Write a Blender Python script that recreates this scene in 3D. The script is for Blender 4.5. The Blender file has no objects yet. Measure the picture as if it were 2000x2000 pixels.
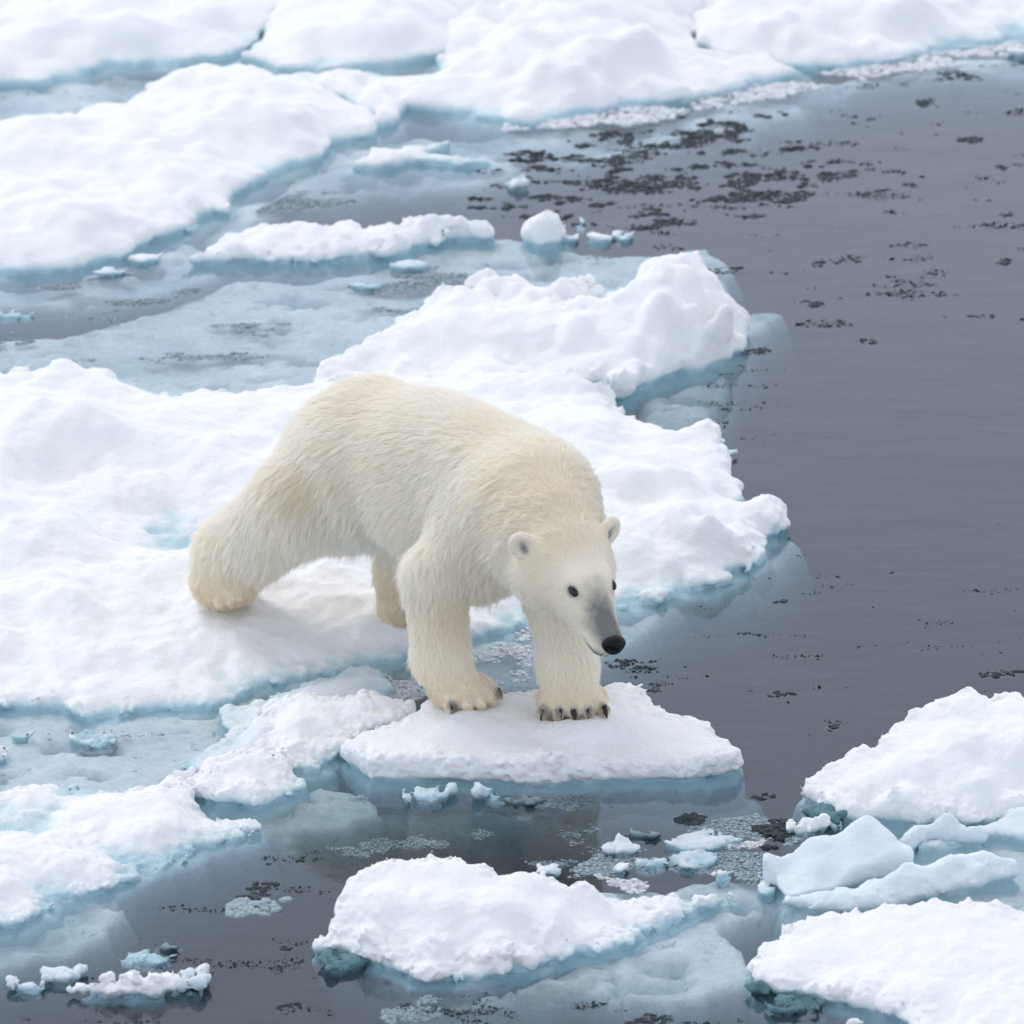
import bpy, math, random
import numpy as np
from mathutils import Vector

random.seed(4)
RNG = np.random.default_rng(11)
scn = bpy.context.scene
COL = scn.collection

# ------------------------------------------------------------------ camera
# The ship's rail: 22.5 m from the middle of the picture, looking 22 degrees down on the ice.
DIST, PITCH = 22.5, math.radians(22.0)
TANH = 0.0784                                   # half width of the picture at unit distance
CAM = np.array([0.0, -DIST*math.cos(PITCH), DIST*math.sin(PITCH)])
FWD = np.array([0.0, math.cos(PITCH), -math.sin(PITCH)])
UPV = np.array([0.0, math.sin(PITCH), math.cos(PITCH)])
cam_d = bpy.data.cameras.new("camera")
cam = bpy.data.objects.new("camera", cam_d)
COL.objects.link(cam)
cam.location = CAM.tolist()
cam.rotation_euler = (math.pi/2 - PITCH, 0, 0)
cam_d.sensor_width = 36.0
cam_d.lens = 18.0/TANH
cam_d.clip_start, cam_d.clip_end = 1.0, 2000.0
cam_d.dof.use_dof = True
cam_d.dof.focus_distance = 20.7
cam_d.dof.aperture_fstop = 4.2
scn.camera = cam

def ray(px, py):
    u = (px/1932.0*2 - 1)*TANH
    v = (1 - py/1932.0*2)*TANH
    return FWD + np.array([u, 0, 0]) + v*UPV

def P(px, py, z=0.0):
    """place whose height is z, seen along the sight line (px, py) of a 1932 grid"""
    d = ray(px, py)
    t = (z - CAM[2])/d[2]
    return CAM + d*t

def PY(px, py, y):
    """place on the vertical plane Y = y"""
    d = ray(px, py)
    return CAM + d*((y - CAM[1])/d[1])

# ------------------------------------------------------------------ world, sun, exposure
world = bpy.data.worlds.new("World"); scn.world = world
world.use_nodes = True
wn, wl = world.node_tree.nodes, world.node_tree.links
wn.clear()
SUN_EL, SUN_AZ = math.radians(48), math.radians(-35)
sky = wn.new("ShaderNodeTexSky"); sky.sky_type = 'NISHITA'; sky.sun_disc = False
sky.sun_elevation = SUN_EL; sky.sun_rotation = SUN_AZ
bg1 = wn.new("ShaderNodeBackground"); bg1.inputs[1].default_value = 0.05
wl.new(sky.outputs[0], bg1.inputs[0])
# the closed cloud deck that hides the blue: pale, slightly violet, horizon brightened to lift the water's reflection
bg2 = wn.new("ShaderNodeBackground"); bg2.inputs[1].default_value = 0.60
geo = wn.new("ShaderNodeTexCoord"); sep = wn.new("ShaderNodeSeparateXYZ"); wl.new(geo.outputs['Generated'], sep.inputs[0])
grad = wn.new("ShaderNodeValToRGB"); wl.new(sep.outputs[2], grad.inputs[0])
grad.color_ramp.elements[0].position = 0.30; grad.color_ramp.elements[0].color = (1.38, 1.46, 1.74, 1)
grad.color_ramp.elements[1].position = 0.78; grad.color_ramp.elements[1].color = (0.86, 0.86, 0.875, 1)
wl.new(grad.outputs[0], bg2.inputs[0])
add = wn.new("ShaderNodeAddShader"); wo = wn.new("ShaderNodeOutputWorld")
wl.new(bg1.outputs[0], add.inputs[0]); wl.new(bg2.outputs[0], add.inputs[1]); wl.new(add.outputs[0], wo.inputs[0])
sun_d = bpy.data.lights.new("sun", 'SUN'); sun_d.energy = 1.0; sun_d.angle = math.radians(28)
sun_d.color = (1.0, 0.97, 0.93)
sun = bpy.data.objects.new("sun", sun_d); COL.objects.link(sun)
sun.location = (0, 0, 30)
# light comes from behind the bear, a little from the left
sd = Vector((-math.sin(SUN_AZ)*math.cos(SUN_EL), -math.cos(SUN_AZ)*math.cos(SUN_EL), -math.sin(SUN_EL)))
sd = Vector((0.34, -0.56, -0.76)).normalized()
sun.rotation_euler = sd.to_track_quat('-Z', 'Y').to_euler()
sky.sun_elevation = math.asin(-sd.z); sky.sun_rotation = math.atan2(-sd.x, -sd.y)
scn.view_settings.view_transform = 'Standard'
scn.view_settings.look = 'None'
scn.view_settings.exposure = 0.08
scn.view_settings.gamma = 1.0
scn.view_settings.use_curve_mapping = False
scn.render.engine = 'CYCLES'
cy = scn.cycles
cy.max_bounces = 14; cy.diffuse_bounces = 6; cy.glossy_bounces = 4
cy.transmission_bounces = 6; cy.transparent_max_bounces = 16; cy.volume_bounces = 0
cy.use_denoising = True
cy.use_adaptive_sampling = True
cy.adaptive_threshold = 0.02

# ------------------------------------------------------------------ helpers: materials
def new_mat(name):
    m = bpy.data.materials.new(name); m.use_nodes = True
    nt = m.node_tree; nt.nodes.clear()
    out = nt.nodes.new("ShaderNodeOutputMaterial")
    return m, nt, out
def N(nt, typ, **kw):
    n = nt.nodes.new(typ)
    for k, v in kw.items():
        if k.startswith('_'):
            setattr(n, k[1:], v)
        else:
            key = int(k[1:]) if k[0] == 'i' and k[1:].isdigit() else k.replace('_', ' ')
            n.inputs[key].default_value = v
    return n
def noise(nt, vec, scale, detail=4, rough=0.55, dist=0.0):
    n = N(nt, "ShaderNodeTexNoise", Scale=scale, Detail=detail, Roughness=rough, Distortion=dist)
    if vec: nt.links.new(vec, n.inputs['Vector'])
    return n.outputs[0]
def ramp(nt, fac, stops):
    r = nt.nodes.new("ShaderNodeValToRGB")
    while len(r.color_ramp.elements) < len(stops): r.color_ramp.elements.new(0.5)
    for e, (p, c) in zip(r.color_ramp.elements, stops):
        e.position = p; e.color = (c[0], c[1], c[2], 1) if len(c) == 3 else c
    nt.links.new(fac, r.inputs[0])
    return r.outputs[0]
def maprange(nt, v, a, b, c=0.0, d=1.0, smooth=True):
    m = N(nt, "ShaderNodeMapRange"); m.interpolation_type = 'SMOOTHSTEP' if smooth else 'LINEAR'
    nt.links.new(v, m.inputs[0])
    for i, x in zip((1, 2, 3, 4), (a, b, c, d)): m.inputs[i].default_value = x
    return m.outputs[0]
def math_(nt, op, a, b):
    m = N(nt, "ShaderNodeMath", _operation=op)
    for i, x in enumerate((a, b)):
        if isinstance(x, (int, float)): m.inputs[i].default_value = x
        else: nt.links.new(x, m.inputs[i])
    return m.outputs[0]
def mixc(nt, fac, a, b):
    m = nt.nodes.new("ShaderNodeMix"); m.data_type = 'RGBA'
    if isinstance(fac, (int, float)): m.inputs[0].default_value = fac
    else: nt.links.new(fac, m.inputs[0])
    for i, x in ((6, a), (7, b)):
        if isinstance(x, tuple): m.inputs[i].default_value = (x[0], x[1], x[2], 1)
        else: nt.links.new(x, m.inputs[i])
    return m.outputs[2]

def snow_material(name, dry, wet, wet_bias=0.0, grain=1.0, sss=0.0):
    """snow whose attribute 'wet' (0 dry drift, 1 soaked ice at the waterline) picks colour and gloss"""
    m, nt, out = new_mat(name)
    tc = nt.nodes.new("ShaderNodeTexCoord").outputs['Object']
    at = nt.nodes.new("ShaderNodeAttribute"); at.attribute_name = "wet"
    n1 = noise(nt, tc, 26, 5, 0.7)
    n2 = noise(nt, tc, 3.2, 4, 0.6)
    w = math_(nt, 'ADD', at.outputs['Fac'], math_(nt, 'MULTIPLY', math_(nt, 'SUBTRACT', n1, 0.5), 0.5))
    w = math_(nt, 'ADD', w, math_(nt, 'MULTIPLY', math_(nt, 'MULTIPLY', math_(nt, 'SUBTRACT', noise(nt, tc, 7, 3, 0.6), 0.5), 1.1), at.outputs['Fac']))
    w = maprange(nt, math_(nt, 'ADD', w, wet_bias), 0.22, 0.95)
    dryc = mixc(nt, maprange(nt, n2, 0.35, 0.7), dry, tuple(x*y for x, y in zip(dry, (0.955, 0.975, 0.99))))
    col = mixc(nt, w, dryc, wet)
    b = nt.nodes.new("ShaderNodeBsdfPrincipled")
    nt.links.new(col, b.inputs['Base Color'])
    rg = maprange(nt, w, 0, 1, 0.75, 0.28, False); nt.links.new(rg, b.inputs['Roughness'])
    b.inputs['Specular IOR Level'].default_value = 0.35
    if sss:
        b.inputs['Subsurface Weight'].default_value = sss
        b.inputs['Subsurface Radius'].default_value = (0.6, 0.9, 1.0)
        b.inputs['Subsurface Scale'].default_value = 0.012
    g1 = noise(nt, tc, 170, 3, 0.6); g2 = noise(nt, tc, 48, 4, 0.65)
    h = math_(nt, 'ADD', math_(nt, 'MULTIPLY', g1, 0.35), g2)
    bp = N(nt, "ShaderNodeBump", Strength=0.6*grain, Distance=0.011)
    nt.links.new(h, bp.inputs['Height']); nt.links.new(bp.outputs[0], b.inputs['Normal'])
    nt.links.new(b.outputs[0], out.inputs[0])
    return m

SNOW = snow_material("snow", (0.955, 0.953, 0.946), (0.42, 0.64, 0.70), sss=0.22)
SNOW_THIN = snow_material("wet_snow", (0.84, 0.88, 0.91), (0.42, 0.62, 0.68), 0.06, 1.3, sss=0.3)
BLUE_ICE = snow_material("pale_blue_ice", (0.80, 0.875, 0.90), (0.50, 0.68, 0.73), 0.0, 1.1, sss=0.4)
CLEAR_ICE = snow_material("glassy_wet_ice", (0.40, 0.50, 0.53), (0.06, 0.12, 0.135), 0.0, 1.6)
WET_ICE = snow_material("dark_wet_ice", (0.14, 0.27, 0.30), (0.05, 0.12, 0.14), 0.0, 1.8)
DARK_ICE = snow_material("dark_slush_ice", (0.032, 0.048, 0.056), (0.014, 0.026, 0.032), 0.0, 1.6)  # clear slush; its broken sky reflection is put into a dark base colour

def shelf_material():
    m, nt, out = new_mat("sunken_ice")
    tc = nt.nodes.new("ShaderNodeTexCoord").outputs['Object']
    mp = N(nt, "ShaderNodeMapping"); mp.inputs['Scale'].default_value = (1.0, 0.8, 1); nt.links.new(tc, mp.inputs[0])
    n = noise(nt, mp.outputs[0], 4.0, 6, 0.6, 0.4)
    col = ramp(nt, n, [(0.30, (0.62, 0.71, 0.73)), (0.62, (0.82, 0.89, 0.90))])
    fine = noise(nt, tc, 34, 5, 0.7); pits = noise(nt, mp.outputs[0], 15, 4, 0.7, 0.6)
    col = mixc(nt, maprange(nt, fine, 0.35, 0.62), mixc(nt, 0.30, col, (0.35, 0.44, 0.46)), col)
    col = mixc(nt, maprange(nt, pits, 0.60, 0.72), col, (0.30, 0.42, 0.45))
    bp = N(nt, "ShaderNodeBump", Strength=0.6, Distance=0.02); nt.links.new(fine, bp.inputs['Height'])
    d = N(nt, "ShaderNodeBsdfDiffuse"); nt.links.new(col, d.inputs[0]); nt.links.new(bp.outputs[0], d.inputs['Normal']); nt.links.new(d.outputs[0], out.inputs[0])
    return m
SHELF = shelf_material()

# ------------------------------------------------------------------ helpers: objects
def tag(o, label=None, cat=None, group=None, kind=None):
    if label: o["label"] = label
    if cat: o["category"] = cat
    if group: o["group"] = group
    if kind: o["kind"] = kind
    return o

def mesh_obj(name, V, Q, mat=None, parent=None, smooth=True, attrs=None, origin=None):
    V = np.asarray(V, dtype=np.float64); Q = np.asarray(Q, dtype=np.int32)
    if origin is not None: V = V - np.asarray(origin)
    me = bpy.data.meshes.new(name)
    k = Q.shape[1]
    me.vertices.add(len(V)); me.vertices.foreach_set("co", V.astype(np.float32).ravel())
    me.loops.add(Q.size); me.loops.foreach_set("vertex_index", Q.ravel())
    me.polygons.add(len(Q)); me.polygons.foreach_set("loop_start", np.arange(0, Q.size, k, dtype=np.int32))
    me.update(calc_edges=True)
    if smooth: me.polygons.foreach_set("use_smooth", np.ones(len(Q), dtype=bool))
    for an, av in (attrs or {}).items():
        a = me.attributes.new(an, 'FLOAT', 'POINT'); a.data.foreach_set("value", np.asarray(av, dtype=np.float32))
    if mat: me.materials.append(mat)
    o = bpy.data.objects.new(name, me); COL.objects.link(o)
    if parent: o.parent = parent
    if origin is not None: o.location = tuple(float(c) for c in origin)
    return o

# ------------------------------------------------------------------ helpers: noise in numpy
_perm = RNG.permutation(4096).astype(np.int32)
_g3 = RNG.normal(size=(4096, 3)).astype(np.float32); _g3 /= np.linalg.norm(_g3, axis=1)[:, None]
def _h(ix, iy, iz):
    return _perm[(_perm[(_perm[ix & 4095] + iy) & 4095] + iz) & 4095]
def pn(x, y, z):
    """gradient noise, about -1..1"""
    x = np.asarray(x, dtype=np.float32); y = np.asarray(y, dtype=np.float32)
    z = np.broadcast_to(np.asarray(z, dtype=np.float32), x.shape)
    xi, yi, zi = (np.floor(a).astype(np.int32) for a in (x, y, z))
    xf, yf, zf = x - xi, y - yi, z - zi
    u, v, w = (a*a*a*(a*(a*6 - 15) + 10) for a in (xf, yf, zf))
    r = 0
    for dx in (0, 1):
        wx = u if dx else 1 - u
        for dy in (0, 1):
            wy = v if dy else 1 - v
            for dz in (0, 1):
                wz = w if dz else 1 - w
                g = _g3[_h(xi + dx, yi + dy, zi + dz)]
                r = r + wx*wy*wz*(g[..., 0]*(xf - dx) + g[..., 1]*(yf - dy) + g[..., 2]*(zf - dz))
    return r*1.6
def fbm(x, y, z, f, o=4, gain=0.5, billow=False):
    r, a = 0, 1.0
    for i in range(o):
        n = pn(x*f + 17.3*i, y*f + 5.1*i, np.asarray(z)*f + 9.7*i)
        r = r + a*(np.abs(n)*2 - 0.6 if billow else n)
        a *= gain; f *= 2.03
    return r

def poly_sd(X, Y, poly):
    """signed distance to a closed polygon, negative inside"""
    poly = np.asarray(poly, dtype=np.float32); n = len(poly)
    d = np.full(X.shape, 1e9, dtype=np.float32); s = np.zeros(X.shape, dtype=bool)
    for i in range(n):
        a, b = poly[i], poly[(i + 1) % n]
        ex, ey = b[0] - a[0], b[1] - a[1]
        wx, wy = X - a[0], Y - a[1]
        t = np.clip((wx*ex + wy*ey)/(ex*ex + ey*ey + 1e-12), 0, 1)
        d = np.minimum(d, (wx - ex*t)**2 + (wy - ey*t)**2)
        c = ((a[1] > Y) != (b[1] > Y)) & (X < (b[0] - a[0])*(Y - a[1])/((b[1] - a[1]) if b[1] != a[1] else 1e-9) + a[0])
        s ^= c
    d = np.sqrt(d)
    return np.where(s, -d, d)

def smax(a, b, k):
    h = np.clip(0.5 + 0.5*(a - b)/k, 0, 1)
    return b*(1 - h) + a*h + k*h*(1 - h)
def smin(a, b, k):
    h = np.clip(0.5 + 0.5*(b - a)/k, 0, 1)
    return b*(1 - h) + a*h - k*h*(1 - h)

def surface_nets(F, o, r):
    """F sampled on a grid from corner o with spacing r -> vertices, quads (solid where F < 0)"""
    S = F < 0
    c = np.zeros(tuple(n - 1 for n in F.shape), dtype=np.int8)
    for dx in (0, 1):
        for dy in (0, 1):
            for dz in (0, 1):
                c += S[dx:F.shape[0] - 1 + dx, dy:F.shape[1] - 1 + dy, dz:F.shape[2] - 1 + dz]
    act = (c > 0) & (c < 8)
    I, J, K = np.nonzero(act)
    idx = np.full(act.shape, -1, dtype=np.int32); idx[I, J, K] = np.arange(len(I))
    val = {}
    for dx in (0, 1):
        for dy in (0, 1):
            for dz in (0, 1):
                val[dx, dy, dz] = F[I + dx, J + dy, K + dz]
    acc = np.zeros((len(I), 3)); cnt = np.zeros(len(I))
    ks = list(val)
    for a in ks:
        for ax in range(3):
            if a[ax]: continue
            b = tuple(1 if i == ax else a[i] for i in range(3))
            va, vb = val[a], val[b]
            m = (va < 0) != (vb < 0)
            t = np.where(m, va/np.where(m, va - vb, 1), 0)
            for i in range(3):
                acc[:, i] += np.where(m, a[i] + (t if i == ax else 0), 0)
            cnt += m
    V = (np.stack([I, J, K], 1) + acc/cnt[:, None])*r + np.asarray(o)
    Q = []
    for ax in range(3):
        sl0 = [slice(None)]*3; sl1 = [slice(None)]*3
        sl0[ax] = slice(0, -1); sl1[ax] = slice(1, None)
        a, b = S[tuple(sl0)], S[tuple(sl1)]
        e = a != b
        u, v = (ax + 1) % 3, (ax + 2) % 3
        E = np.array(np.nonzero(e))
        ok = (E[u] > 0) & (E[v] > 0) & (E[u] < F.shape[u] - 1) & (E[v] < F.shape[v] - 1)
        E = E[:, ok]
        fl = a[tuple(E)]
        def at(du, dv):
            q = E.copy(); q[u] -= du; q[v] -= dv
            return idx[tuple(q)]
        q = np.stack([at(1, 1), at(0, 1), at(0, 0), at(1, 0)], 1)
        q[~fl] = q[~fl][:, ::-1]
        Q.append(q)
    return V, np.concatenate(Q)

def main_islands(V, Q, share=0.02):
    """drop the crumbs that float free of the body"""
    lab = np.arange(len(V))
    while True:
        new = lab.copy(); m = lab[Q].min(1)
        for k in range(Q.shape[1]): np.minimum.at(new, Q[:, k], m)
        new = new[new]
        if (new == lab).all(): break
        lab = new
    cnt = np.bincount(lab, minlength=len(V)); keep = cnt[lab] > share*len(V)
    q = Q[keep[Q[:, 0]]]; rem = np.cumsum(keep) - 1
    return V[keep], rem[q]

# ------------------------------------------------------------------ the sea
def water_material():
    m, nt, out = new_mat("sea_water")
    tc = nt.nodes.new("ShaderNodeTexCoord").outputs['Object']
    mp = N(nt, "ShaderNodeMapping"); mp.inputs['Scale'].default_value = (1.0, 2.2, 1); nt.links.new(tc, mp.inputs[0])
    n1 = noise(nt, mp.outputs[0], 1.3, 3, 0.5); n2 = noise(nt, mp.outputs[0], 9, 3, 0.5); n3 = noise(nt, mp.outputs[0], 60, 2, 0.5)
    h = math_(nt, 'ADD', math_(nt, 'ADD', math_(nt, 'MULTIPLY', n1, 1.0), math_(nt, 'MULTIPLY', n2, 0.16)), math_(nt, 'MULTIPLY', n3, 0.010))
    bp = N(nt, "ShaderNodeBump", Strength=0.06, Distance=0.05); nt.links.new(h, bp.inputs['Height'])
    # mirror share after Schlick, the same from above and below: the sheet does not refract
    ge = nt.nodes.new("ShaderNodeNewGeometry")
    dt = nt.nodes.new("ShaderNodeVectorMath"); dt.operation = 'DOT_PRODUCT'
    nt.links.new(ge.outputs['Incoming'], dt.inputs[0]); nt.links.new(bp.outputs[0], dt.inputs[1])
    c1 = math_(nt, 'SUBTRACT', 1.0, math_(nt, 'MINIMUM', math_(nt, 'ABSOLUTE', dt.outputs['Value'], 0.0), 1.0))
    fres = math_(nt, 'ADD', 0.055, math_(nt, 'MULTIPLY', math_(nt, 'POWER', c1, 5.0), 0.945))
    gl = N(nt, "ShaderNodeBsdfGlossy"); gl.inputs['Color'].default_value = (1, 1, 1, 1); gl.inputs['Roughness'].default_value = 0.025
    nt.links.new(bp.outputs[0], gl.inputs['Normal'])
    tr = N(nt, "ShaderNodeBsdfTransparent"); tr.inputs[0].default_value = (1, 1, 1, 1)
    mx = nt.nodes.new("ShaderNodeMixShader")
    # weak slate-blue diffuse colour makes up for sky reflection the water lacks
    df = N(nt, "ShaderNodeBsdfDiffuse"); df.inputs[0].default_value = (0.38, 0.47, 0.64, 1)
    m0 = nt.nodes.new("ShaderNodeMixShader"); m0.inputs[0].default_value = 0.065
    nt.links.new(tr.outputs[0], m0.inputs[1]); nt.links.new(df.outputs[0], m0.inputs[2]); tr = m0
    nt.links.new(fres, mx.inputs[0]); nt.links.new(tr.outputs[0], mx.inputs[1]); nt.links.new(gl.outputs[0], mx.inputs[2])
    nt.links.new(mx.outputs[0], out.inputs['Surface'])
    ab = N(nt, "ShaderNodeVolumeAbsorption"); 
    # extinction per metre = density * (1 - colour)
    ab.inputs['Color'].default_value = (0.0, 0.36, 0.41, 1); ab.inputs['Density'].default_value = 4.4
    nt.links.new(ab.outputs[0], out.inputs['Volume'])
    return m
WATER = water_material()
def box(name, lo, hi, mat):
    x0, y0, z0 = lo; x1, y1, z1 = hi
    V = [(x0,y0,z0),(x1,y0,z0),(x1,y1,z0),(x0,y1,z0),(x0,y0,z1),(x1,y0,z1),(x1,y1,z1),(x0,y1,z1)]
    Q = [(0,3,2,1),(4,5,6,7),(0,1,5,4),(1,2,6,5),(2,3,7,6),(3,0,4,7)]
    return mesh_obj(name, V, Q, mat, smooth=False)
sea = tag(box("sea_water", (-600, -600, -2.4), (600, 600, 0), WATER), kind="structure")
m, nt, out = new_mat("light_stop_dark")
d = N(nt, "ShaderNodeBsdfDiffuse"); d.inputs[0].default_value = (0.01, 0.015, 0.02, 1); nt.links.new(d.outputs[0], out.inputs[0])
tag(box("light_stop_floor", (-601, -601, -2.9), (601, 601, -2.5), m), kind="structure")  # unseen dark floor added to stop world light coming up from below

# ------------------------------------------------------------------ ice
def world_pts(pts):
    return np.array([P(p[0], p[1], p[2] if len(p) > 2 else 0.0) for p in pts])

def subdivide(poly, step=0.12):
    """Catmull-Rom rounding of an outline"""
    n = len(poly); out = []
    for i in range(n):
        p0, p1, p2, p3 = (poly[(i + k - 1) % n] for k in range(4))
        L = np.linalg.norm(p2 - p1); m = max(1, int(L/step))
        for j in range(m):
            t = j/m
            out.append(0.5*((2*p1) + (p2 - p0)*t + (2*p0 - 5*p1 + 4*p2 - p3)*t*t + (3*p1 - p0 - 3*p2 + p3)*t**3)*0.6
                       + (p1 + (p2 - p1)*t)*0.4)
    return np.array(out)

FLOE_TOPS = {}
def floe(name, label, outline, ctrl=(), rim=0.07, res=0.012, round_=0.05, warp=0.03, lump=0.016, base=0.012,
         mat=SNOW, under=0.0, low=-0.26, wetz=0.035, dimple=0.0, cat="ice floe", group=None, freq=9.0, seed=0, roundw=0.0, grow=0.020, edge=0.10, edge_drop=0.20, inner=0.22, skirt=0.30, crumb=0.007, share=0.02,
         flat=None):
    """outline: (px, py, z of the rim there); ctrl: (px, py, h) heights of the snow seen there"""
    W = world_pts(outline); poly = subdivide(W[:, :2])
    C = [(P(*c)[0], P(*c)[1], c[2]) for c in ctrl]
    for w in W:
        if w[2] > 0.03: C.append((w[0], w[1], w[2]))
        else: C.append((w[0], w[1], rim))
    C = np.array(C)
    lo = poly.min(0) - 0.10; hi = poly.max(0) + 0.10
    ztop = max(C[:, 2].max(), 0.03)*1.15 + 0.06
    nx, ny = (np.ceil((hi - lo)/res)).astype(int) + 1
    X, Y = np.meshgrid(lo[0] + np.arange(nx)*res, lo[1] + np.arange(ny)*res, indexing='ij')
    X = X.astype(np.float32); Y = Y.astype(np.float32)
    s = seed*13.7
    wx = fbm(X, Y, s + 1, 3.2, 5, 0.62)*warp; wy = fbm(X, Y, s + 4, 3.2, 5, 0.62)*warp
    D = poly_sd(X + wx, Y + wy, poly)
    # heights: inverse distance blend
    H = np.zeros_like(X); Wt = np.zeros_like(X)
    for c in C:
        w = 1.0/((X - c[0])**2 + (Y - c[1])**2 + 0.0018)**1.8
        H += w*c[2]; Wt += w
    H /= Wt
    H = H + fbm(X, Y, s + 8, 1.7, 3)*base*1.6 + fbm(X, Y, s, 5.5, 3)*base
    if dimple: H = H - dimple*np.clip(fbm(X, Y, s + 3, 2.6, 2), 0, 1)
    H = H + np.minimum(0, D + edge)*0.0 - edge_drop*np.clip(1 + D/edge, 0, 1)**2*H
    H = np.maximum(H, 0.012)
    if roundw:      # slope down towards the rim
        H = H*(0.35 + 0.65*np.clip(-D/roundw, 0, 1)**0.6)
    zs = np.arange(low, ztop, res*0.85)
    # non-cubic step is folded into the spacing by scaling z afterwards
    k = 0.85
    F = np.empty((nx, ny, len(zs)), dtype=np.float32)
    near = np.clip(1 - (-D)/0.13, 0.0, 1)**1.2*(1 - inner) + inner
    patch = np.clip(0.55 + fbm(X, Y, s + 11, 1.8, 3)*0.9, 0.15, 1.3)
    near = near*patch
    for i, z in enumerate(zs):
        g = 0.0
        if z < 0.0: g = -skirt*-z - 0.5*under*min(1, -z/0.1)
        g -= grow
        notch = 0.018*math.exp(-((z - 0.0)/0.014)**2)
        F[:, :, i] = smax((z - H)*0.9, D + g + notch, round_)
    # lumps: only near the surface
    B = np.abs(F) < (lump*3 + 0.02)
    I, J, K = np.nonzero(B)
    x, y, z = X[I, J], Y[I, J], zs[K].astype(np.float32)
    am = near[I, J]
    b = fbm(x, y, z + s, freq, 3, 0.55, True)
    am = am*np.where(z < -0.005, 0.25, 1)
    F[I, J, K] -= (lump*am*b).astype(np.float32)
    rimw = np.clip(1 - np.abs(D[I, J])/0.10, 0.25, 1)*np.where(z < 0.0, 0.2, 1)
    F[I, J, K] -= (crumb*rimw*fbm(x, y, z + s + 3, 26, 3, 0.7, True)).astype(np.float32)
    V, Q = surface_nets(F, (0, 0, 0), 1.0)
    V, Q = main_islands(V, Q, share)
    gi, gj = V[:, 0].round().astype(int).clip(0, nx - 1), V[:, 1].round().astype(int).clip(0, ny - 1)
    Dv, Hv = D[gi, gj], H[gi, gj]
    V = np.stack([lo[0] + V[:, 0]*res, lo[1] + V[:, 1]*res, low + V[:, 2]*res*0.85], 1)
    wet = np.clip(1 - (V[:, 2] - 0.002)/(wetz*1.7), 0, 1)**1.3
    wet = np.where(V[:, 2] < 0, 0.9, wet)
    wet = np.maximum(wet, np.clip(1 - (Hv - 0.015)/0.03, 0, 1)*0.45)
    cen = np.array([W[:, 0].mean(), W[:, 1].mean(), 0.0])
    o = mesh_obj(name, V, Q, mat, attrs={"wet": wet}, origin=cen)
    tag(o, label, cat, group)
    FLOE_TOPS[label] = (lo, res, H, D)
    return o

def shelf(outline, depth=0.05, slope=0.9, res=0.022, rough=0.03, warp=0.06, label=None, inner=0.06, floor=-0.9, depthvar=0.0, mottle=1.0, name="submerged_ice"):
    """ice lying under the surface: a rough top at -depth that falls away past its outline"""
    W = world_pts(outline); poly = subdivide(W[:, :2])
    mrg = 0.36
    lo = poly.min(0) - mrg; hi = poly.max(0) + mrg
    nx, ny = (np.ceil((hi - lo)/res)).astype(int) + 1
    X, Y = np.meshgrid(lo[0] + np.arange(nx)*res, lo[1] + np.arange(ny)*res, indexing='ij')
    wx = fbm(X, Y, 3.3, 1.6, 5, 0.6)*warp; wy = fbm(X, Y, 7.7, 1.6, 5, 0.6)*warp
    D = poly_sd((X + wx).astype(np.float32), (Y + wy).astype(np.float32), poly)
    Dp = np.maximum(0, D + inner*0.5)
    Z = -depth - Dp*slope*0.5 - Dp*Dp*30 + fbm(X, Y, 1.7, 2.4, 4)*rough
    Z -= depthvar*np.clip(fbm(X, Y, 21.7, 1.1, 3) + 0.2, 0, 2)
    Z += fbm(X, Y*1.8, 5.2, 9, 3)*0.006 - 0.09*mottle*np.clip(fbm(X, Y*2.2, 9.9, 4.5, 4, .6) - 0.35, 0, 1)
    Z = np.minimum(Z, -0.010)
    keep = Z > floor
    idx = np.arange(nx*ny).reshape(nx, ny)
    q = np.stack([idx[:-1, :-1], idx[1:, :-1], idx[1:, 1:], idx[:-1, 1:]], -1)
    kq = keep[:-1, :-1] | keep[1:, :-1] | keep[1:, 1:] | keep[:-1, 1:]
    Q = q[kq]; used = np.unique(Q); rem = np.full(nx*ny, -1); rem[used] = np.arange(len(used))
    V = np.stack([X.ravel(), Y.ravel(), Z.ravel()], 1)[used]
    cen = np.array([W[:, 0].mean(), W[:, 1].mean(), 0.0])
    o = mesh_obj(name, V, rem[Q], SHELF, origin=cen)
    if label: tag(o, label, "submerged ice", "pale ice lying under the water")
    return o

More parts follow.
